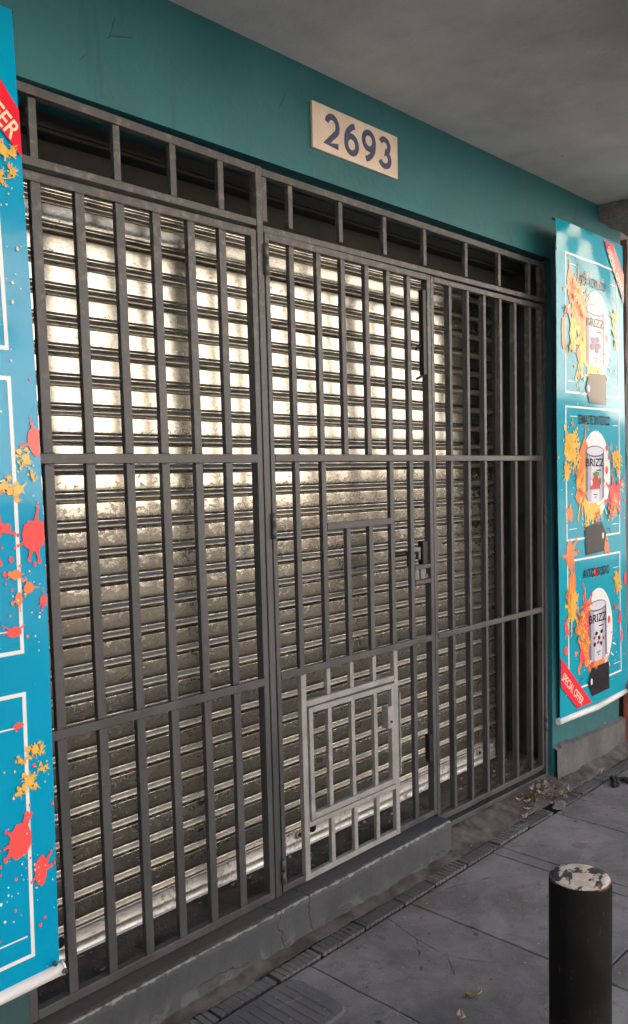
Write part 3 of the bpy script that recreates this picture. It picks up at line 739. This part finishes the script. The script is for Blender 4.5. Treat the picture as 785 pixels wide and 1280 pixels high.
def can_print(A, u0, u1, v0, v1, kind):
    items = []
    w = u1 - u0; c = (u0 + u1) / 2; e = w * .16
    lo = [(c - w / 2 * math.cos(R(a)), v0 + e - e * math.sin(R(a))) for a in range(0, 181, 10)]
    hi = A.ell(c, v1 - e, w / 2, e, 24, 0, 180)
    def strip(f0, f1):
        xa, xb = u0 + w * f0, u0 + w * f1
        lower = [(x, v0 + e - e * math.sqrt(max(0, 1 - ((x - c) / (w / 2)) ** 2))) for x in lin(xa, xb, 8)]
        return lower + [(xb, v1 - e), (xa, v1 - e)]
    items.append(([strip(0, .12), strip(.9, 1)], M['v_dgry'], 4))
    items.append(([strip(.12, .3), strip(.72, .9)], M['v_gry'], 4))
    items.append(([strip(.3, .72)], M['v_lgry'], 4))
    items.append(([A.ell(c, v1 - e, w / 2, e * .9)], M['v_dgry'], 5))
    items.append(([A.ell(c, v1 - e * .95, w * .45, e * .7)], M['v_lgry'], 6))
    h = v1 - v0
    V = A.text('BRIZZ', c, v0 + h * .70, w * .98, h * .135)
    items.append(([A.rect(c + w * .05, c + w * .32, v0 + h * .555, v0 + h * .572)], M['v_blk'], 6, [V]))
    items.append(([A.rect(c - w * .1, c + w * .12, v0 + h * .135, v0 + h * .15), A.rect(c - w * .04, c + w * .06, v0 + h * .09, v0 + h * .105)], M['v_blk'], 6))
    y = v0 + h * .37
    if kind == 0:
        items.append(([A.blob(c + dx * w, y + dy * h, w * .13, h * .06, .1, 18, 0) for dx, dy in ((-.15, .05), (.1, .07), (-.05, -.02), (.17, -.03), (-.2, -.06), (.05, -.1))], M['v_pur'], 6))
    elif kind == 1:
        items.append(([[(c - w * .3, y - h * .14), (c + w * .28, y - h * .13), (c + w * .16, y + h * .08), (c, y + h * .14), (c - w * .14, y + h * .04)]], M['v_str'], 6))
        items.append(([A.blob(c + w * .05, y + h * .13, w * .22, h * .045, .35, 24, 3), A.blob(c + w * .26, y, w * .08, h * .09, .3, 20, 1)], M['v_grn'], 7))
        items.append(([A.blob(c - w * .2, y - h * .02, w * .06, h * .07, .2, 16, 0)], M['v_white'], 7))
    else:
        items.append(([A.blob(c + dx * w, y + dy * h, w * .09, h * .04, .3, 20, 1) for dx, dy in ((-.1, .08), (.2, .09), (-.2, -.09), (.15, -.1), (.05, 0))], M['v_blk'], 6))
        items.append(([A.blob(c + dx * w, y + dy * h, w * .07, h * .035, .3, 20, 1) for dx, dy in ((-.22, .02), (.3, -.02), (-.02, -.07))], M['v_str'], 7))
        items.append(([A.blob(c + dx * w, y + dy * h, w * .06, h * .03, .3, 20, 1) for dx, dy in ((-.1, -.05), (.18, .03), (.02, .06))], M['v_white'], 7))
    A.multi('printed_can', items, ('printed can with purple berries', 'printed can with a strawberry', 'printed can with dark and red blots')[kind])

def make_banner(name, label, P, Ps, W, H, fr, title, loc, blue, left):
    b = thing(name, label, 'banner', loc, 'paint advertising banners either side of the gate')
    bm = B(); nu, nv = 40, 130
    for side in (0, 1):
        V = [[bm.verts.new(Ps(W * i / nu, H * j / nv, 0 if side == 0 else -.0015)) for i in range(nu + 1)] for j in range(nv + 1)]
        for j in range(nv):
            for i in range(nu):
                q = (V[j][i], V[j][i + 1], V[j + 1][i + 1], V[j + 1][i]); f = bm.faces.new(q if side == 0 else q[::-1]); f.material_index = side; f.smooth = True
    sheet = obj('sheet', bm, [blue, M['v_back']], b)
    A = Art(P, W, H, sheet)
    fl = .105 * W
    panels = [(1.785, 2.527), (.980, 1.718), (.135, .875)]
    for i, (v0, v1) in enumerate(panels): A.emit('printed_border', A.bordr(fl, fr, v0, v1, .011), M['v_white'], 0)
    th = [A.rect(fl + .05, fl + .13, v1 - .058, v1 - .054) for v0, v1 in panels[:2]] + [A.rect(fr - .10, fr - .03, v1 - .095, v1 - .091) for v0, v1 in panels] + [A.rect(fl + .03, fl + .12, v0 + .062, v0 + .066) for v0, v1 in panels[:2]] + [A.rect(fr - .11, fr - .02, v0 + .062, v0 + .066) for v0, v1 in panels]
    A.emit('printed_rule', th, M['v_white'], 0)
    # colour bursts behind each can
    cans = [(.385, .655, 1.945, 2.295, 0), (.365, .635, 1.180, 1.508, 1), (.383, .653, .260, .619, 2)]
    for s0, s1, v0, v1, k in cans:
        c = (s0 + s1) / 2 * W; cv = (v0 + v1) / 2
        A.emit('printed_glow', [A.ell(c + .015, cv, .185, .245)], M['v_white'], 1)
        A.emit('printed_splash', [A.blob(c - .14, cv - .03, .075, .17, .3, 60, 5), A.blob(c - .02, cv - .21, .11, .05, .3, 50, 4)] + A.dots(c - .17, cv, .06, 14, .006, .02, .13), M['v_yel'] if k != 2 else M['v_ora'], 2)
        A.emit('printed_splash', [A.blob(c - .13, cv + .10, .06, .10, .3, 50, 5), A.blob(c - .20, cv - .12, .025, .05, .3, 30, 2)] + A.dots(c - .1, cv, .1, 16, .006, .016, .15), M['v_ora'] if k != 2 else M['v_red'], 3)
        A.emit('printed_splash', [A.ell(c + .15, cv + .02 * k, .018, .024)] + A.dots(c + .05, cv, .16, 16, .004, .012, .18), M['v_red'], 3)
        A.emit('printed_splash', A.dots(c, cv, .20, 34, .0015, .006, .22), M['v_white'], 3)
        A.emit('printed_splash', A.dots(c, cv, .22, 22, .002, .007, .22), M['v_crm'], 3)
        rays = []
        for q in range(5):
            a = R(-20 - q * 17); r0, r1 = .20, .245
            p0 = (c + .01 + r0 * math.cos(a), cv - .04 + r0 * math.sin(a)); p1 = (c + .01 + r1 * math.cos(a), cv - .04 + r1 * math.sin(a)); nx_, ny_ = -math.sin(a) * .004, math.cos(a) * .004
            rays.append([(p0[0] - nx_, p0[1] - ny_), (p1[0] - nx_, p1[1] - ny_), (p1[0] + nx_, p1[1] + ny_), (p0[0] + nx_, p0[1] + ny_)])
        A.emit('printed_rays', rays, M['v_white'], 2)
        can_print(A, s0 * W, s1 * W, v0, v1, k)
    # price tags
    def tagp(pts, hole, ring):
        o = A.ell(*ring, .035, .042, 30); i_ = A.ell(*ring, .031, .038, 30)
        st_ = [[o[q], o[(q + 1) % 30], i_[(q + 1) % 30], i_[q]] for q in (range(22) if ring[0] > hole[0] else range(5, 27))]
        A.multi('printed_tag', [([pts], M['v_blk'], 5), ([A.ell(*hole, .012, .019, 18)], M['v_white'], 6), (st_, M['v_blk'], 4)])
    tagp([(.355, 1.905), (.57, 1.912), (.565, 1.74), (.36, 1.74), (.312, 1.82)], (.345, 1.822), (.262, 1.83))
    tagp([(.290, 1.046), (.498, 1.068), (.556, .997), (.526, .895), (.305, .886)], (.515, .985), (.585, .985))
    tagp([(.352, .230), (.570, .231), (.572, .066), (.352, .064), (.30, .150)], (.345, .150), (.235, .152))
    # titles
    T = [A.text(title[0], .40, 2.405, .36, .05), A.text(title[1], .425, 1.648, .385, .052), A.text(title[2], .43, .782, .33, .05)]
    for V in T: A.emit('printed_lettering', [], M['v_blk'], 5, meshes=[V])
    # corner ribbons
    A.emit('printed_ribbon', [[(W - .275, H - .006), (W - .15, H - .006), (W - .001, H - .155), (W - .001, H - .325)]] if not left else [[(W - .345, H - .004), (W - .178, H - .004), (W - .001, 2.41), (W - .001, 2.29)]], M['v_rib'], 7)
    if left: A.emit('printed_lettering', [], M['v_crm'], 8, meshes=[A.text('SPECIAL OFFER', W - .142, 2.47, .36, .05, -44.5)])
    else: A.emit('printed_lettering', [], M['v_crm'], 8, meshes=[A.text('SPECIAL OFFER', W - .125, H - .15, .30, .045, -48)])
    A.emit('printed_ribbon', [[(.001, .35), (.001, .19), (.175, .03), (.345, .03)]], M['v_rib'], 7)
    A.emit('printed_lettering', [], M['v_crm'], 8, meshes=[A.text('SPECIAL OFFER', .128, .150, .29, .046, -42)])
    return b, A, sheet

# right banner
def PsR(u, v, off):
    Ws = .84; t = 1 - v / 2.675
    xl = 4.163 + .036 * t; w = .812 + .054 * t
    x = xl + u / Ws * w
    k = max(0, (v - 2.0) / .675)
    wr = .0035 * k * k * math.sin(u * 17 + v * 5) * min(1, (2.67 - v) * 6) + .005 * k ** 3 * math.sin((u * .9 + (2.67 - v)) * 24) * (1 - u / Ws) * min(1, (2.67 - v) * 8) + .0025 * math.sin(v * 3.1 + u * 4)
    y0 = 2.258 - .020 * v - .009 * v * v; f = y0 / 2.238      # the sheet leans out a little from the wall
    return Vector((x * f, y0 - off - wr - .006 * math.sin(math.pi * u / Ws), 1.75 + (.395 + v - 1.75) * f))
def PR(u, v, off): return PsR(u, v - .010, off)
rb_, A, sheet = make_banner('advertising_banner', 'long turquoise paint advert banner hanging right of the gate by the wall corner', PR, PsR, .84, 2.672, .755, ('LATEX ACRILICO', 'ESMALTE SINTETICO', 'ANTICORROSIVO'), (4.6, 2.24, .395), M['v_teal'], False)
A.emit('printed_splash', [A.blob(.15, 2.36, .05, .10, .3, 50, 4), A.blob(.22, 2.25, .075, .13, .25, 50, 4), A.blob(.07, 2.10, .028, .09, .3, 30, 2), A.blob(.12, .90, .05, .09, .3, 40, 3), A.blob(.14, .74, .045, .09, .25, 40, 2), A.blob(.13, 1.13, .032, .05, .2, 30, 0), A.blob(.56, .93, .03, .06, .3, 30, 2)], M['v_ora'], 2)
A.emit('printed_splash', [A.blob(.13, 1.49, .065, .085, .3, 50, 5), A.blob(.10, 1.35, .03, .04, .3, 30, 3), A.blob(.70, 2.24, .035, .05, .4, 40, 4), A.blob(.69, 1.45, .045, .03, .4, 40, 5), A.blob(.73, 1.40, .03, .03, .4, 40, 4), A.blob(.70, .71, .03, .05, .5, 40, 5), A.blob(.13, .62, .05, .10, .3, 50, 5), A.blob(.17, 2.12, .04, .08, .3, 40, 4)] + A.dots(.12, 1.45, .06, 14, .004, .014) + A.dots(.7, 1.4, .05, 12, .004, .014), M['v_yel'], 3)
A.emit('printed_splash', [A.blob(.68, 1.215, .085, .085, .22, 60, 6), A.blob(.74, .47, .022, .05, .15, 30, 0), A.blob(.76, .36, .016, .045, .15, 30, 0), A.blob(.07, .51, .022, .06, .2, 30, 1), A.blob(.42, .785, .03, .03, .3, 30, 2), A.blob(.82, .70, .02, .05, .2, 24, 0), A.blob(.06, .38, .02, .03, .2, 24, 0)] + A.clip(A.dots(.7, 1.2, .07, 22, .003, .012), .01, .83), M['v_red'], 3)
Y = []; O = []; Q = []
for cu, cv, r in ((.11, 1.52, .045), (.17, 1.44, .05), (.10, 1.38, .03), (.71, 2.25, .03), (.69, 2.16, .022), (.72, 2.10, .025), (.70, 1.46, .03), (.74, 1.42, .022), (.66, 1.40, .02), (.72, 1.35, .024), (.69, .73, .03), (.72, .66, .025), (.14, .64, .045), (.10, .56, .03), (.16, 2.03, .03)): Y += A.splat(cu, cv, r, 9)
for cu, cv, r in ((.20, 2.33, .05), (.27, 2.25, .04), (.11, 2.22, .03), (.24, 1.34, .04), (.27, 1.24, .035), (.22, .47, .05), (.27, .38, .04), (.25, .56, .035), (.10, .68, .03), (.45, 1.10, .03), (.62, 1.12, .03)): O += A.splat(cu, cv, r, 9)
for cu, cv, r in ((.64, 1.16, .045), (.72, 1.26, .035), (.30, .60, .03), (.26, .30, .022), (.36, .25, .02), (.67, .55, .018), (.60, 1.44, .02), (.57, 1.50, .016), (.48, 2.42, .014), (.33, 2.44, .016)): Q += A.splat(cu, cv, r, 8)
A.emit('printed_splash', A.clip(Y, .01, .83), M['v_yel'], 4); A.emit('printed_splash', O, M['v_ora'], 4.6); A.emit('printed_splash', A.clip(Q, .01, .83), M['v_red'], 5.2)
bm = B(); tube(bm, [PsR(-.008, -.004, .012) + Vector((0, .02, -.012)), PsR(.42, -.004, .012) + Vector((0, .012, -.020)), PsR(.85, -.004, .012) + Vector((0, .02, -.012))], .019, 18)
obj('bottom_rod', bm, M['pipe'], rb_)
bm = B(); tube(bm, [PsR(0, 2.664, 0) + Vector((-.01, .012, .004)), PsR(.84, 2.664, 0) + Vector((.01, .012, .004))], .006, 10); obj('top_rod', bm, M['guide'], rb_)
for q in (.32, .80):
    bm = B(); p = PsR(q, 2.665, 0); tube(bm, [p + Vector((0, .012, .0)), (p.x, 2.2785, p.z - .01)], .004, 8); cyl(bm, (p.x, 2.2795, p.z - .01), (p.x, 2.27, p.z - .01), .014, n=12)
    obj('hook', bm, M['guide'], rb_)
# left banner
HL = 2.652
def PsL(u, v, off):
    x = 1.184 + .016 * math.sin(math.pi * min(1, max(0, v / HL))) - .84 + u
    return Vector((x, 2.222 - off - .003 * math.sin(v * 2.7 + u * 5), .355 + v))
def PL(u, v, off):   # design heights, stretched a little and hung lower
    return PsL(u, v * 1.0254 - .108 + .030, off)
lb_, A, sheet = make_banner('advertising_banner', 'long blue paint advert banner at the left edge, mostly outside the picture', PL, PsL, .84, HL, .766, ('LATEX ACRILICO', 'ESMALTE SINTETICO', 'ANTICORROSIVO'), (.77, 2.24, .355), M['v_blue'], True)
def dv(v): return (v + .108) / 1.0254
W_ = .84
def E(e): return W_ - e
A.emit('printed_splash', A.clip([A.blob(E(.012), dv(1.479), .030, .042, .25, 50, 2), A.blob(E(.030), dv(1.222), .042, .050, .22, 60, 3), A.blob(E(.107), dv(.375), .038, .058, .22, 60, 4), A.blob(E(.048), dv(.270), .022, .048, .18, 40, 2), A.blob(E(.012), dv(1.037), .012, .018, .25, 30, 2), A.blob(E(.10), dv(.96), .022, .018, .2, 30, 1), A.blob(E(.165), dv(1.26), .05, .07, .25, 50, 4), A.blob(E(.10), dv(.70), .018, .010, .2, 24, 0)] + A.dots(E(.08), dv(1.15), .06, 14, .003, .010, .20) + A.dots(E(.08), dv(.4), .06, 12, .003, .009, .18), .002, W_ - .0015), M['v_red'], 3)
Y = []
for e, v, r in ((.046, 1.436, .020), (.071, 1.350, .024), (.028, 1.385, .011), (.11, 1.36, .020), (.054, .622, .022), (.074, .536, .023), (.035, .562, .013), (.105, .51, .015), (.098, .60, .013), (.052, 2.245, .028), (.032, 2.195, .015), (.07, 2.170, .020), (.11, 2.26, .035)):
    Y += A.splat(E(e), dv(v), r)
A.emit('printed_splash', A.clip(Y + A.dots(E(.05), dv(1.40), .03, 14, .002, .006) + A.dots(E(.06), dv(.56), .04, 20, .002, .006) + A.dots(E(.05), dv(2.15), .03, 10, .002, .006), .002, W_ - .0015), M['v_yel'], 4)
A.emit('printed_splash', A.clip([A.blob(E(.09), dv(1.117), .017, .016, .2, 30, 1), A.blob(E(.055), dv(1.078), .016, .019, .2, 30, 1), A.blob(E(.085), dv(1.05), .013, .02, .2, 30, 1)] + A.dots(E(.1), dv(1.05), .03, 8, .004, .009, .1), .002, W_ - .0015), M['v_ora'], 5)
A.emit('printed_splash', A.clip(A.dots(E(.06), dv(1.9), .04, 20, .0015, .005, .15) + A.dots(E(.06), dv(1.0), .04, 22, .0012, .004, .1) + A.dots(E(.08), dv(.25), .05, 36, .0012, .004, .06), .002, W_ - .0015), M['v_crm'], 5)
bm = B(); p0 = PsL(0, 0, .010); p1 = PsL(.84, 0, .010); tube(bm, [p0 + Vector((-.01, .012, -.015)), p1 + Vector((.004, .012, -.013))], .019, 20)
cyl(bm, p1 + Vector((.0045, .012, -.013)), p1 + Vector((.012, .012, -.013)), .021, n=20)
rod = obj('bottom_rod', bm, M['pipe'], lb_)
bm = B()
for du, dz in ((-.022, .020), (.006, -.013)): p = p1 + Vector((du, -.0085 if dz > 0 else -.012, dz)); cyl(bm, p + Vector((0, .004, 0)), p + Vector((0, -.002, 0)), .008, .007, n=16); cyl(bm, p + Vector((0, -.0021, 0)), p + Vector((0, -.0026, 0)), .0035, n=12, mi=1)
obj('screw', bm, [M['steel'], M['black']], lb_)
bm = B(); tube(bm, [PsL(-.01, HL - .004, -.008), PsL(.845, HL - .004, -.008)], .006, 10); obj('top_rod', bm, M['guide'], lb_)

# ------------------------------------------------------------------ bollard
bo = thing('bollard', 'black painted steel bollard with a worn cream top on the pavement', 'bollard', (2.10, 1.06, 0))
bm = B(); n = 64; rad = .084
rings = [(-.03, rad), (.02, rad), (.2, rad), (.4, rad), (.55, rad), (.628, rad), (.638, rad - .0012), (.6425, rad - .004)]
V = [[bm.verts.new((2.10 + r * math.cos(2 * math.pi * i / n), 1.06 + r * math.sin(2 * math.pi * i / n), zz)) for i in range(n)] for zz, r in rings]
for a, b in zip(V, V[1:]):
    for i in range(n): bm.faces.new((a[i], a[(i + 1) % n], b[(i + 1) % n], b[i]))
obj('post', bm, M['bollard'], bo, True)
bm = B(); V = [[bm.verts.new((2.10 + r * math.cos(2 * math.pi * i / n), 1.06 + r * math.sin(2 * math.pi * i / n), zz + .0012 * mnoise.noise(Vector((i * .2, r * 40, 0))) * (r < .075))) for i in range(n)] for zz, r in ((.6415, rad - .0042), (.6432, rad - .006), (.6435, .06), (.6438, .03))]
for a, b in zip(V, V[1:]):
    for i in range(n): bm.faces.new((a[i], a[(i + 1) % n], b[(i + 1) % n], b[i]))
bm.faces.new(V[-1]); obj('top_plate', bm, M['btop'], bo, True)

# ------------------------------------------------------------------ grooved cover slab at the foot of the step
bm = B()
def rr(x0, x1, y0, y1, r, n=6):
    P = []
    for cx, cy, a in ((x1 - r, y1 - r, 0), (x0 + r, y1 - r, 90), (x0 + r, y0 + r, 180), (x1 - r, y0 + r, 270)):
        P += [(cx + r * math.cos(R(a + 90 * i / n)), cy + r * math.sin(R(a + 90 * i / n))) for i in range(n + 1)]
    return P
P = rr(1.60, 1.985, 1.815, 2.088, .05)
lo = [bm.verts.new((x, y, -.02)) for x, y in P]; hi = [bm.verts.new((x, y, .005)) for x, y in P]
P2 = rr(1.606, 1.979, 1.821, 2.082, .046); h2 = [bm.verts.new((x, y, .0075)) for x, y in P2]
for i in range(len(P)):
    j = (i + 1) % len(P); bm.faces.new((lo[i], lo[j], hi[j], hi[i])); bm.faces.new((hi[i], hi[j], h2[j], h2[i]))
bm.faces.new(h2)
k = 1.637
while k < 1.96:
    box(bm, k, k + .024, 1.842, 2.062, .0076, .0092, .0006); k += .036
cv = obj('drain_cover', bm, M['cover'], None, origin=(1.79, 1.95, 0)); tag(cv, 'grooved cover slab with rounded corners set in the pavement below the step', 'cover')

# ------------------------------------------------------------------ litter
def leaf_bm(L, w, curl, seed):
    r = random.Random(seed); bm = B(); n = 9; rows = []
    for i in range(n):
        t = i / (n - 1); ww = w * math.sin(math.pi * min(1, t * .93 + .05)) ** .8 * r.uniform(.85, 1.1)
        zc = curl * L * (t - .5) ** 2 * 2
        rows.append([bm.verts.new(((t - .5) * L, s_ * ww, zc + abs(s_) * curl * w * .9 + r.uniform(-.001, .001))) for s_ in (-1, -.5, 0, .5, 1)])
    for a, b in zip(rows, rows[1:]):
        for i in range(4): bm.faces.new((a[i], b[i], b[i + 1], a[i + 1]))
    r_ = bmesh.ops.extrude_face_region(bm, geom=bm.faces[:]); bmesh.ops.translate(bm, verts=[v for v in r_['geom'] if isinstance(v, bmesh.types.BMVert)], vec=(0, 0, .0006))
    bmesh.ops.recalc_face_normals(bm, faces=bm.faces); return bm
def put_leaf(name, label, x, y, z, L, w, curl, mat, rz, tilt=0, group=None, cat='leaf', seed=0):
    o = obj(name, leaf_bm(L, w, curl, seed), mat, None, True); o.location = (x, y, z); o.rotation_euler = (tilt, tilt * .6, rz); return tag(o, label, cat, group)
put_leaf('dry_leaf', 'larger folded yellow dry leaf lying on the paving left of the bollard', 2.302, 1.545, .006, .058, .017, .35, M['leaf_y'], 2.2, .25, seed=1)
put_leaf('dry_leaf', 'smaller pale tan dry leaf nearer the bottom edge of the paving', 2.168, 1.508, .006, .040, .016, .7, M['leaf_a'], .8, .2, seed=2)
rl = random.Random(21)
for i in range(60):
    a = rl.gauss(0, 1); x = 3.93 + .10 * a; y = 2.235 - .06 * abs(rl.gauss(0, .8)) + .012
    if i % 5 == 0: x = rl.uniform(3.65, 4.3); y = rl.uniform(2.12, 2.22)
    z = .03 + (y - 2.185) * .5 + rl.uniform(.0, .035) * math.exp(-((x - 3.95) / .13) ** 2)
    pale = i % 3 == 1
    put_leaf('dry_leaf' if not pale else 'litter_scrap', 'small brown dry leaf in the litter heap at the gate corner' if not pale else 'grey scrap in the litter heap at the gate corner', x, y, z, rl.uniform(.022, .05), rl.uniform(.006, .013), rl.uniform(.2, 1.1),
             M['leaf_c'] if i % 6 == 1 else M['leaf_d'] if pale else (M['leaf_b'] if i % 4 else M['leaf_a']), rl.uniform(0, 6.3), rl.uniform(-.5, .5), 'litter heap at the gate corner', 'leaf' if not pale else 'litter', seed=i + 10)
def chunk(name, label, x, y, z, sx, sy, sz, mat, seed, cat='rubble', group=None, rz=0):
    bm = B(); bmesh.ops.create_cube(bm, size=1.7); bmesh.ops.subdivide_edges(bm, edges=bm.edges[:], cuts=3, use_grid_fill=True)
    for v in bm.verts:
        v.co *= 1 + .30 * mnoise.noise(v.co * .9 + Vector((seed, 0, 0))) + .10 * mnoise.noise(v.co * 3.1 + Vector((0, seed, 0))); v.co = Vector((v.co.x * sx, v.co.y * sy, max(v.co.z, -.5) * sz))
    o = obj(name, bm, mat, None); o.location = (x, y, z); o.rotation_euler = (0, 0, rz); return tag(o, label, cat, group)
chunk('concrete_chunk', 'pale broken concrete chunk beside the litter heap below the right wall', 4.13, 2.20, .022, .035, .018, .008, M['stone'], 3, rz=.3)
chunk('concrete_chunk', 'flat broken concrete slab piece in front of the litter heap', 3.97, 2.12, .008, .055, .03, .007, M['stone'], 8, rz=.5)
chunk('concrete_chunk', 'small pinkish broken piece at the foot of the right wall', 4.58, 2.19, .012, .05, .025, .012, M['stone'], 12, rz=.2)
# black rag on the pavement
bm = B(); pts = [(4.40, 2.02, .008), (4.45, 2.04, .022), (4.49, 2.07, .018), (4.53, 2.03, .012), (4.50, 1.97, .016), (4.56, 1.92, .010), (4.64, 1.86, .008), (4.72, 1.80, .006)]
tube(bm, [Vector(p) for p in pts], .012, 8); tube(bm, [Vector((p[0] + .02, p[1] - .012, p[2] * .8)) for p in pts[:6]], .010, 8)
subdiv(bm, .02, 3); rough_up(bm, .008, 40); tag(obj('rag', bm, M['rag'], None, True, origin=(4.5, 2.0, 0)), 'crumpled black rag lying on the paving by the right wall', 'rag')
# litter on the floor behind the bars
rl = random.Random(4)
for i in range(46):
    x = rl.uniform(1.2, 4.1); y = rl.uniform(2.345, 2.52)
    put_leaf('litter_scrap', 'small scrap on the dirty floor behind the gate bars', x, y, .168, rl.uniform(.008, .028), rl.uniform(.003, .008), rl.uniform(0, .8), M[('leaf_c', 'leaf_b', 'leaf_a')[i % 3]], rl.uniform(0, 6.3), rl.uniform(-.3, .3), 'scraps on the floor behind the bars', 'litter', seed=i + 100)
bm = B(); rl = random.Random(9)
for i in range(900):
    if i < 420: x, y, z = rl.uniform(1.15, 4.1), rl.uniform(2.335, 2.54), .164
    elif i < 700: x, y, z = rl.gauss(3.9, .22), 2.15 + abs(rl.gauss(0, .05)), .018
    else: x, y, z = rl.uniform(1.4, 4.8), rl.uniform(1.0, 2.18), .002
    s_ = rl.uniform(.0012, .0045); mt = Matrix.Translation((x, y, z)) @ Matrix.Rotation(rl.uniform(0, 6), 4, 'Z') @ Matrix.Diagonal((1, rl.uniform(.6, 1.4), rl.uniform(.5, .9), 1))
    bmesh.ops.create_icosphere(bm, subdivisions=1, radius=s_, matrix=mt)
struct('grit', bm, M['stone'], kind='stuff')

# ------------------------------------------------------------------ neighbour on the right
nb = thing('neighbour_building', 'brown rough-plastered building beyond the right banner', 'building', (7, 3, 0))
bm = B(); box(bm, 5.37, 16, 2.45, 12, -.1, 7); subdiv(bm, 1.0, 3); obj('wall', bm, M['neigh'], nb)
bm = B(); box(bm, 5.045, 5.16, 2.44, 2.6, 0, 3.4); obj('side_strip', bm, M['neigh2'], nb)
bm = B(); box(bm, 5.165, 5.37, 2.30, 2.6, 0, 3.15); subdiv(bm, .06, 6); rough_up(bm, .012, 7); obj('pilaster', bm, M['neigh'], nb)
bm = B(); box(bm, 5.09, 5.5, 2.2, 2.28, -.02, .42, .01); subdiv(bm, .05, 4); rough_up(bm, .004, 9); tag(obj('red_block', bm, M['redpaint'], None, origin=(5.3, 2.24, 0)), 'faded red painted block at the right edge below the banner', 'block')

# added unseen block on the left, stops light from that side
nl = thing('left_light_blocker', 'added unseen brown plastered block beyond the left banner, cutting light from the left', 'building', (-3, 1, 0))
bm = B(); box(bm, -9.2, -1.35, -.6, 2.27, -.1, 7.2); subdiv(bm, 1.0, 3); obj('wall', bm, M['neigh'], nl)

# ------------------------------------------------------------------ buildings across the street (seen in the shutter's shine)
rf = random.Random(2); x = -22; i = 0
while x < 62:
    w = rf.uniform(7, 11); h = rf.uniform(5.3, 5.7) if x < 3 else rf.uniform(6.3, 6.7) if x < 14 else rf.uniform(7.6, 8.4); mt = M[('facade_a', 'facade_b', 'facade_c')[i % 3]]
    fb = thing('street_building', ('cream', 'pale', 'ochre')[i % 3] + ' low house across the street, %s house from the left end of the row' % ('first second third fourth fifth sixth seventh eighth ninth tenth eleventh twelfth'.split()[i]), 'building', (x + w / 2, -11, 0), 'houses across the street')
    bm = B(); box(bm, x, x + w - .02, -18, -11, -.1, h); box(bm, x, x + w - .02, -11.12, -10.9, h + .002, h + .25); obj('wall', bm, mt, fb)
    bm = B(); box(bm, x + .01, x + w - .03, -10.998, -10.94, -.1, 1.35 if x < 14 else 2.7, .01); obj('cutoff_band', bm, M['cutoff_band'], fb)  # dark band added low on the unseen fronts to cut off bright reflections
    nwin = int(w // 3.2)
    for q in range(nwin):
        cx = x + w * (q + .5) / nwin
        for z0, z1 in ((4.5, 5.0),):
            bm = B(); box(bm, cx - .5, cx + .5, -11.0, -10.955, z0, z1, .01); wf = obj('window', bm, M['frame'], fb)
            bm = B(); box(bm, cx - .43, cx + .43, -10.954, -10.945, z0 + .07, z1 - .07); obj('pane', bm, M['glass'], wf)
    x += w; i += 1
